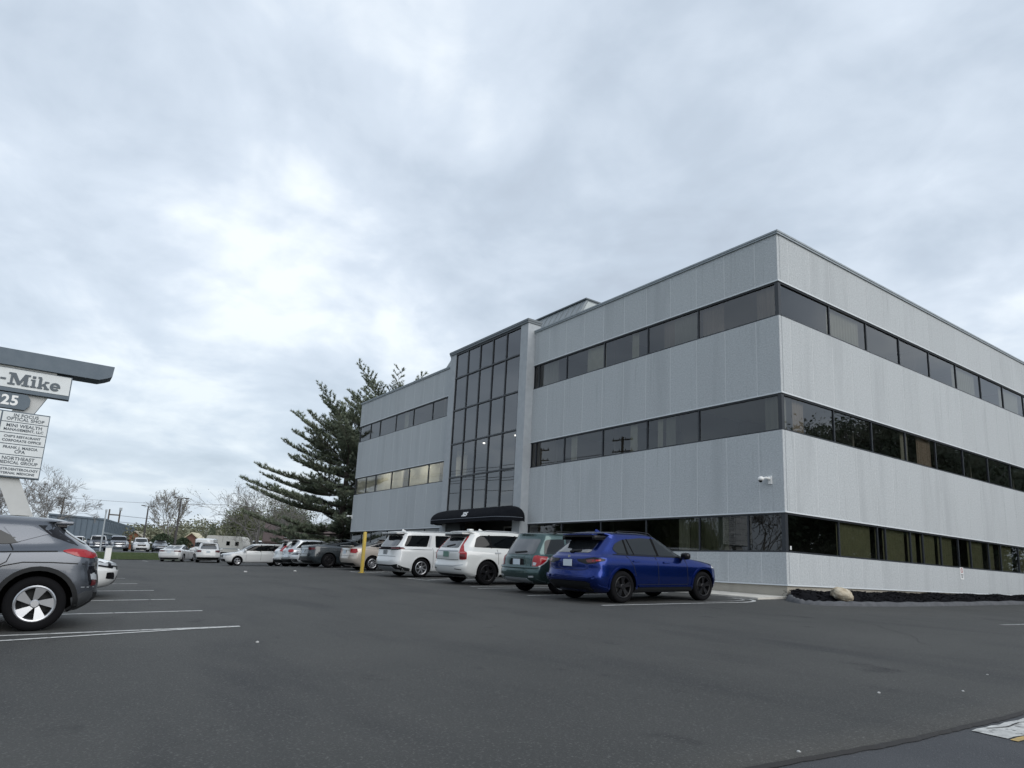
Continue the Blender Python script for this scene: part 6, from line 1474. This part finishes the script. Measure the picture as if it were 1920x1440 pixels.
t = empty('pole_frame', (-115.5, -6.5, gz(-115.5, -6.5)), 'H shaped pair of poles standing behind the warehouse', 'pole frame'); z_ = t.location.z
for yy_, tp in ((-.75, 6.6), (.75, 6.85)): mb = MB(); mb.tube([(0, yy_, 0), (0, yy_, tp - z_)], [.15, .11], 7); mb.build('pole', M_WOODP, t, True)
mb = MB(); mb.box(-.08, .08, -.8, .8, 5.65 - z_, 5.85 - z_); mb.build('crossbar', M_WOODP, t); mb = MB(); mb.box(-.2, .2, .6, 1.0, 6.5 - z_, 6.95 - z_); mb.build('transformer', M_GALV, t)
t = empty('flag_pole', (-81.9, -10.45, gz(-81.9, -10.45)), 'pale grey metal pole in front of the warehouse wall', 'pole'); mb = MB(); mb.tube([(0, 0, 0), (0, 0, 4.6 - t.location.z)], [.10, .07], 9); mb.build('shaft', M_GALV, t, True); mb = MB(); mb.box(-.14, .14, -.10, .10, 4.5 - t.location.z, 4.8 - t.location.z); mb.build('head', M_GALV, t)
# overhead wires
def wire(a, b, sag, label, r=.012):
    a, b = Vector(a), Vector(b); mb = MB(); mb.tube([a.lerp(b, k / 16) + Vector((0, 0, -sag * 4 * (k / 16) * (1 - k / 16))) for k in range(17)], r, 4); tag(mb.build('overhead_wire', M_POLE), label, 'wire', 'overhead wires')
wire((-132, -12.9, 8.9), (-108, 14, 9.0), .5, 'topmost thin overhead wire crossing above the lamp posts', .020)
wire((-115.5, -5.8, 5.7), (-100, 10, 5.3), .3, 'upper of the two low overhead wires right of the pole frame', .028); wire((-115.5, -5.8, 4.7), (-100, 10, 4.5), .3, 'lower of the two low overhead wires right of the pole frame', .028)

# ================================================================== ACROSS THE STREET (seen mirrored in the panes)
GT = 'trees across the street'
util_pole(-38.0, -30.0, 14.0, 75, 'wooden utility pole mirrored in the second floor panes, the right one', ((.3, 2.4), (1.5, 2.4)), 'street utility poles'); util_pole(-51.4, -30.0, 14.4, 75, 'wooden utility pole mirrored in the second floor panes, the left one', ((.3, 2.4), (1.5, 2.4)), 'street utility poles')
for k, (zz_, dy) in enumerate(((13.7, .9), (13.7, -.9), (12.5, .9), (12.5, -.9), (11.0, 0))):
    wire((-90, -30 + dy, zz_), (30, -30 + dy, zz_ - 1.0), 1.2, 'street wire %s of the pole crossarms' % ('upper front', 'upper rear', 'lower front', 'lower rear', 'below')[k], .032)
tree('bare_tree', -22.3, -30.5, 'bare street tree mirrored in the corner ground floor pane', 9, 1.6, .2, 61, 5, 3, .8, .06, None, group=GT, minr=.02, L0=3.2)
tree('leafy_tree', -29.5, -32, 'leafy street tree mirrored in the ground floor panes', 6.0, 1.0, .18, 62, 4, 4, .9, .05, M_LEAF1, 9, .14, .35, GT, minr=.02, L0=2.0, nmain=5)
for k, (x, y, hh) in enumerate(((-36.0, -33, 10), (-40.5, -31, 7), (-47, -34, 11))):
    tree('dark_tree', x, y, ('tall dark street evergreen mirrored behind the blue SUV roof', 'lower dark street tree mirrored behind the green SUV', 'dark street tree mirrored beside the entrance')[k], hh, 1.0, .22, 63 + k, 4, 4, .9, .05, M_LEAF2, 14, .20, .5, GT, minr=.02, L0=hh * .3, nmain=6)
for k, (x, y, hh) in enumerate(((25, 40, 15.5), (27, 55, 20), (26, 63, 19.5), (28, 72, 21), (27, 84, 20), (30, 98, 26), (24, 31, 9), (22, 22, 6.5))):
    tree('dark_tree', x, y, ('side street tree mirrored in the corner pane of the second floor', 'tall side tree mirrored in the right facade, first of the dense group', 'tall side tree mirrored in the right facade, second of the dense group', 'tall side tree mirrored in the right facade, third of the dense group', 'tall side tree mirrored in the right facade, fourth of the dense group', 'tallest side tree, farthest along the right facade', 'low side tree mirrored in the right ground floor panes', 'lowest side tree across from the mulch bed')[k], hh, hh * .12, .3, 80 + k, 4, 4, .85, .07, M_LEAF2, 30, .22, .75, GT, minr=.03, L0=hh * .30, nmain=7)

R_ = random.Random(77); lm = MB()  # unseen tree belt, added to keep sky out of the right panes
for k in range(150):
    x, y, z0 = R_.uniform(36, 46), lerp(4, 130, k / 150) + R_.uniform(-2, 2), -0.6; hgt = R_.uniform(7, 12) * (.55 + .45 * sstep(10, 60, y))
    for j in range(130):
        a = R_.uniform(0, 2 * pi); u = R_.uniform(-1, 1); rr = R_.random() ** .33
        leaf_quads(lm, Vector((x + cos(a) * sqrt(1 - u * u) * rr * 2.8, y + sin(a) * sqrt(1 - u * u) * rr * 2.8, z0 + hgt * .5 + u * rr * hgt * .5)), 1, .1, .5, R_)
tag(lm.build('added_tree_screen', M_LEAF2), 'dense dark tree belt across the side road, added to darken what the right facade panes mirror', 'woodland', kind='stuff')
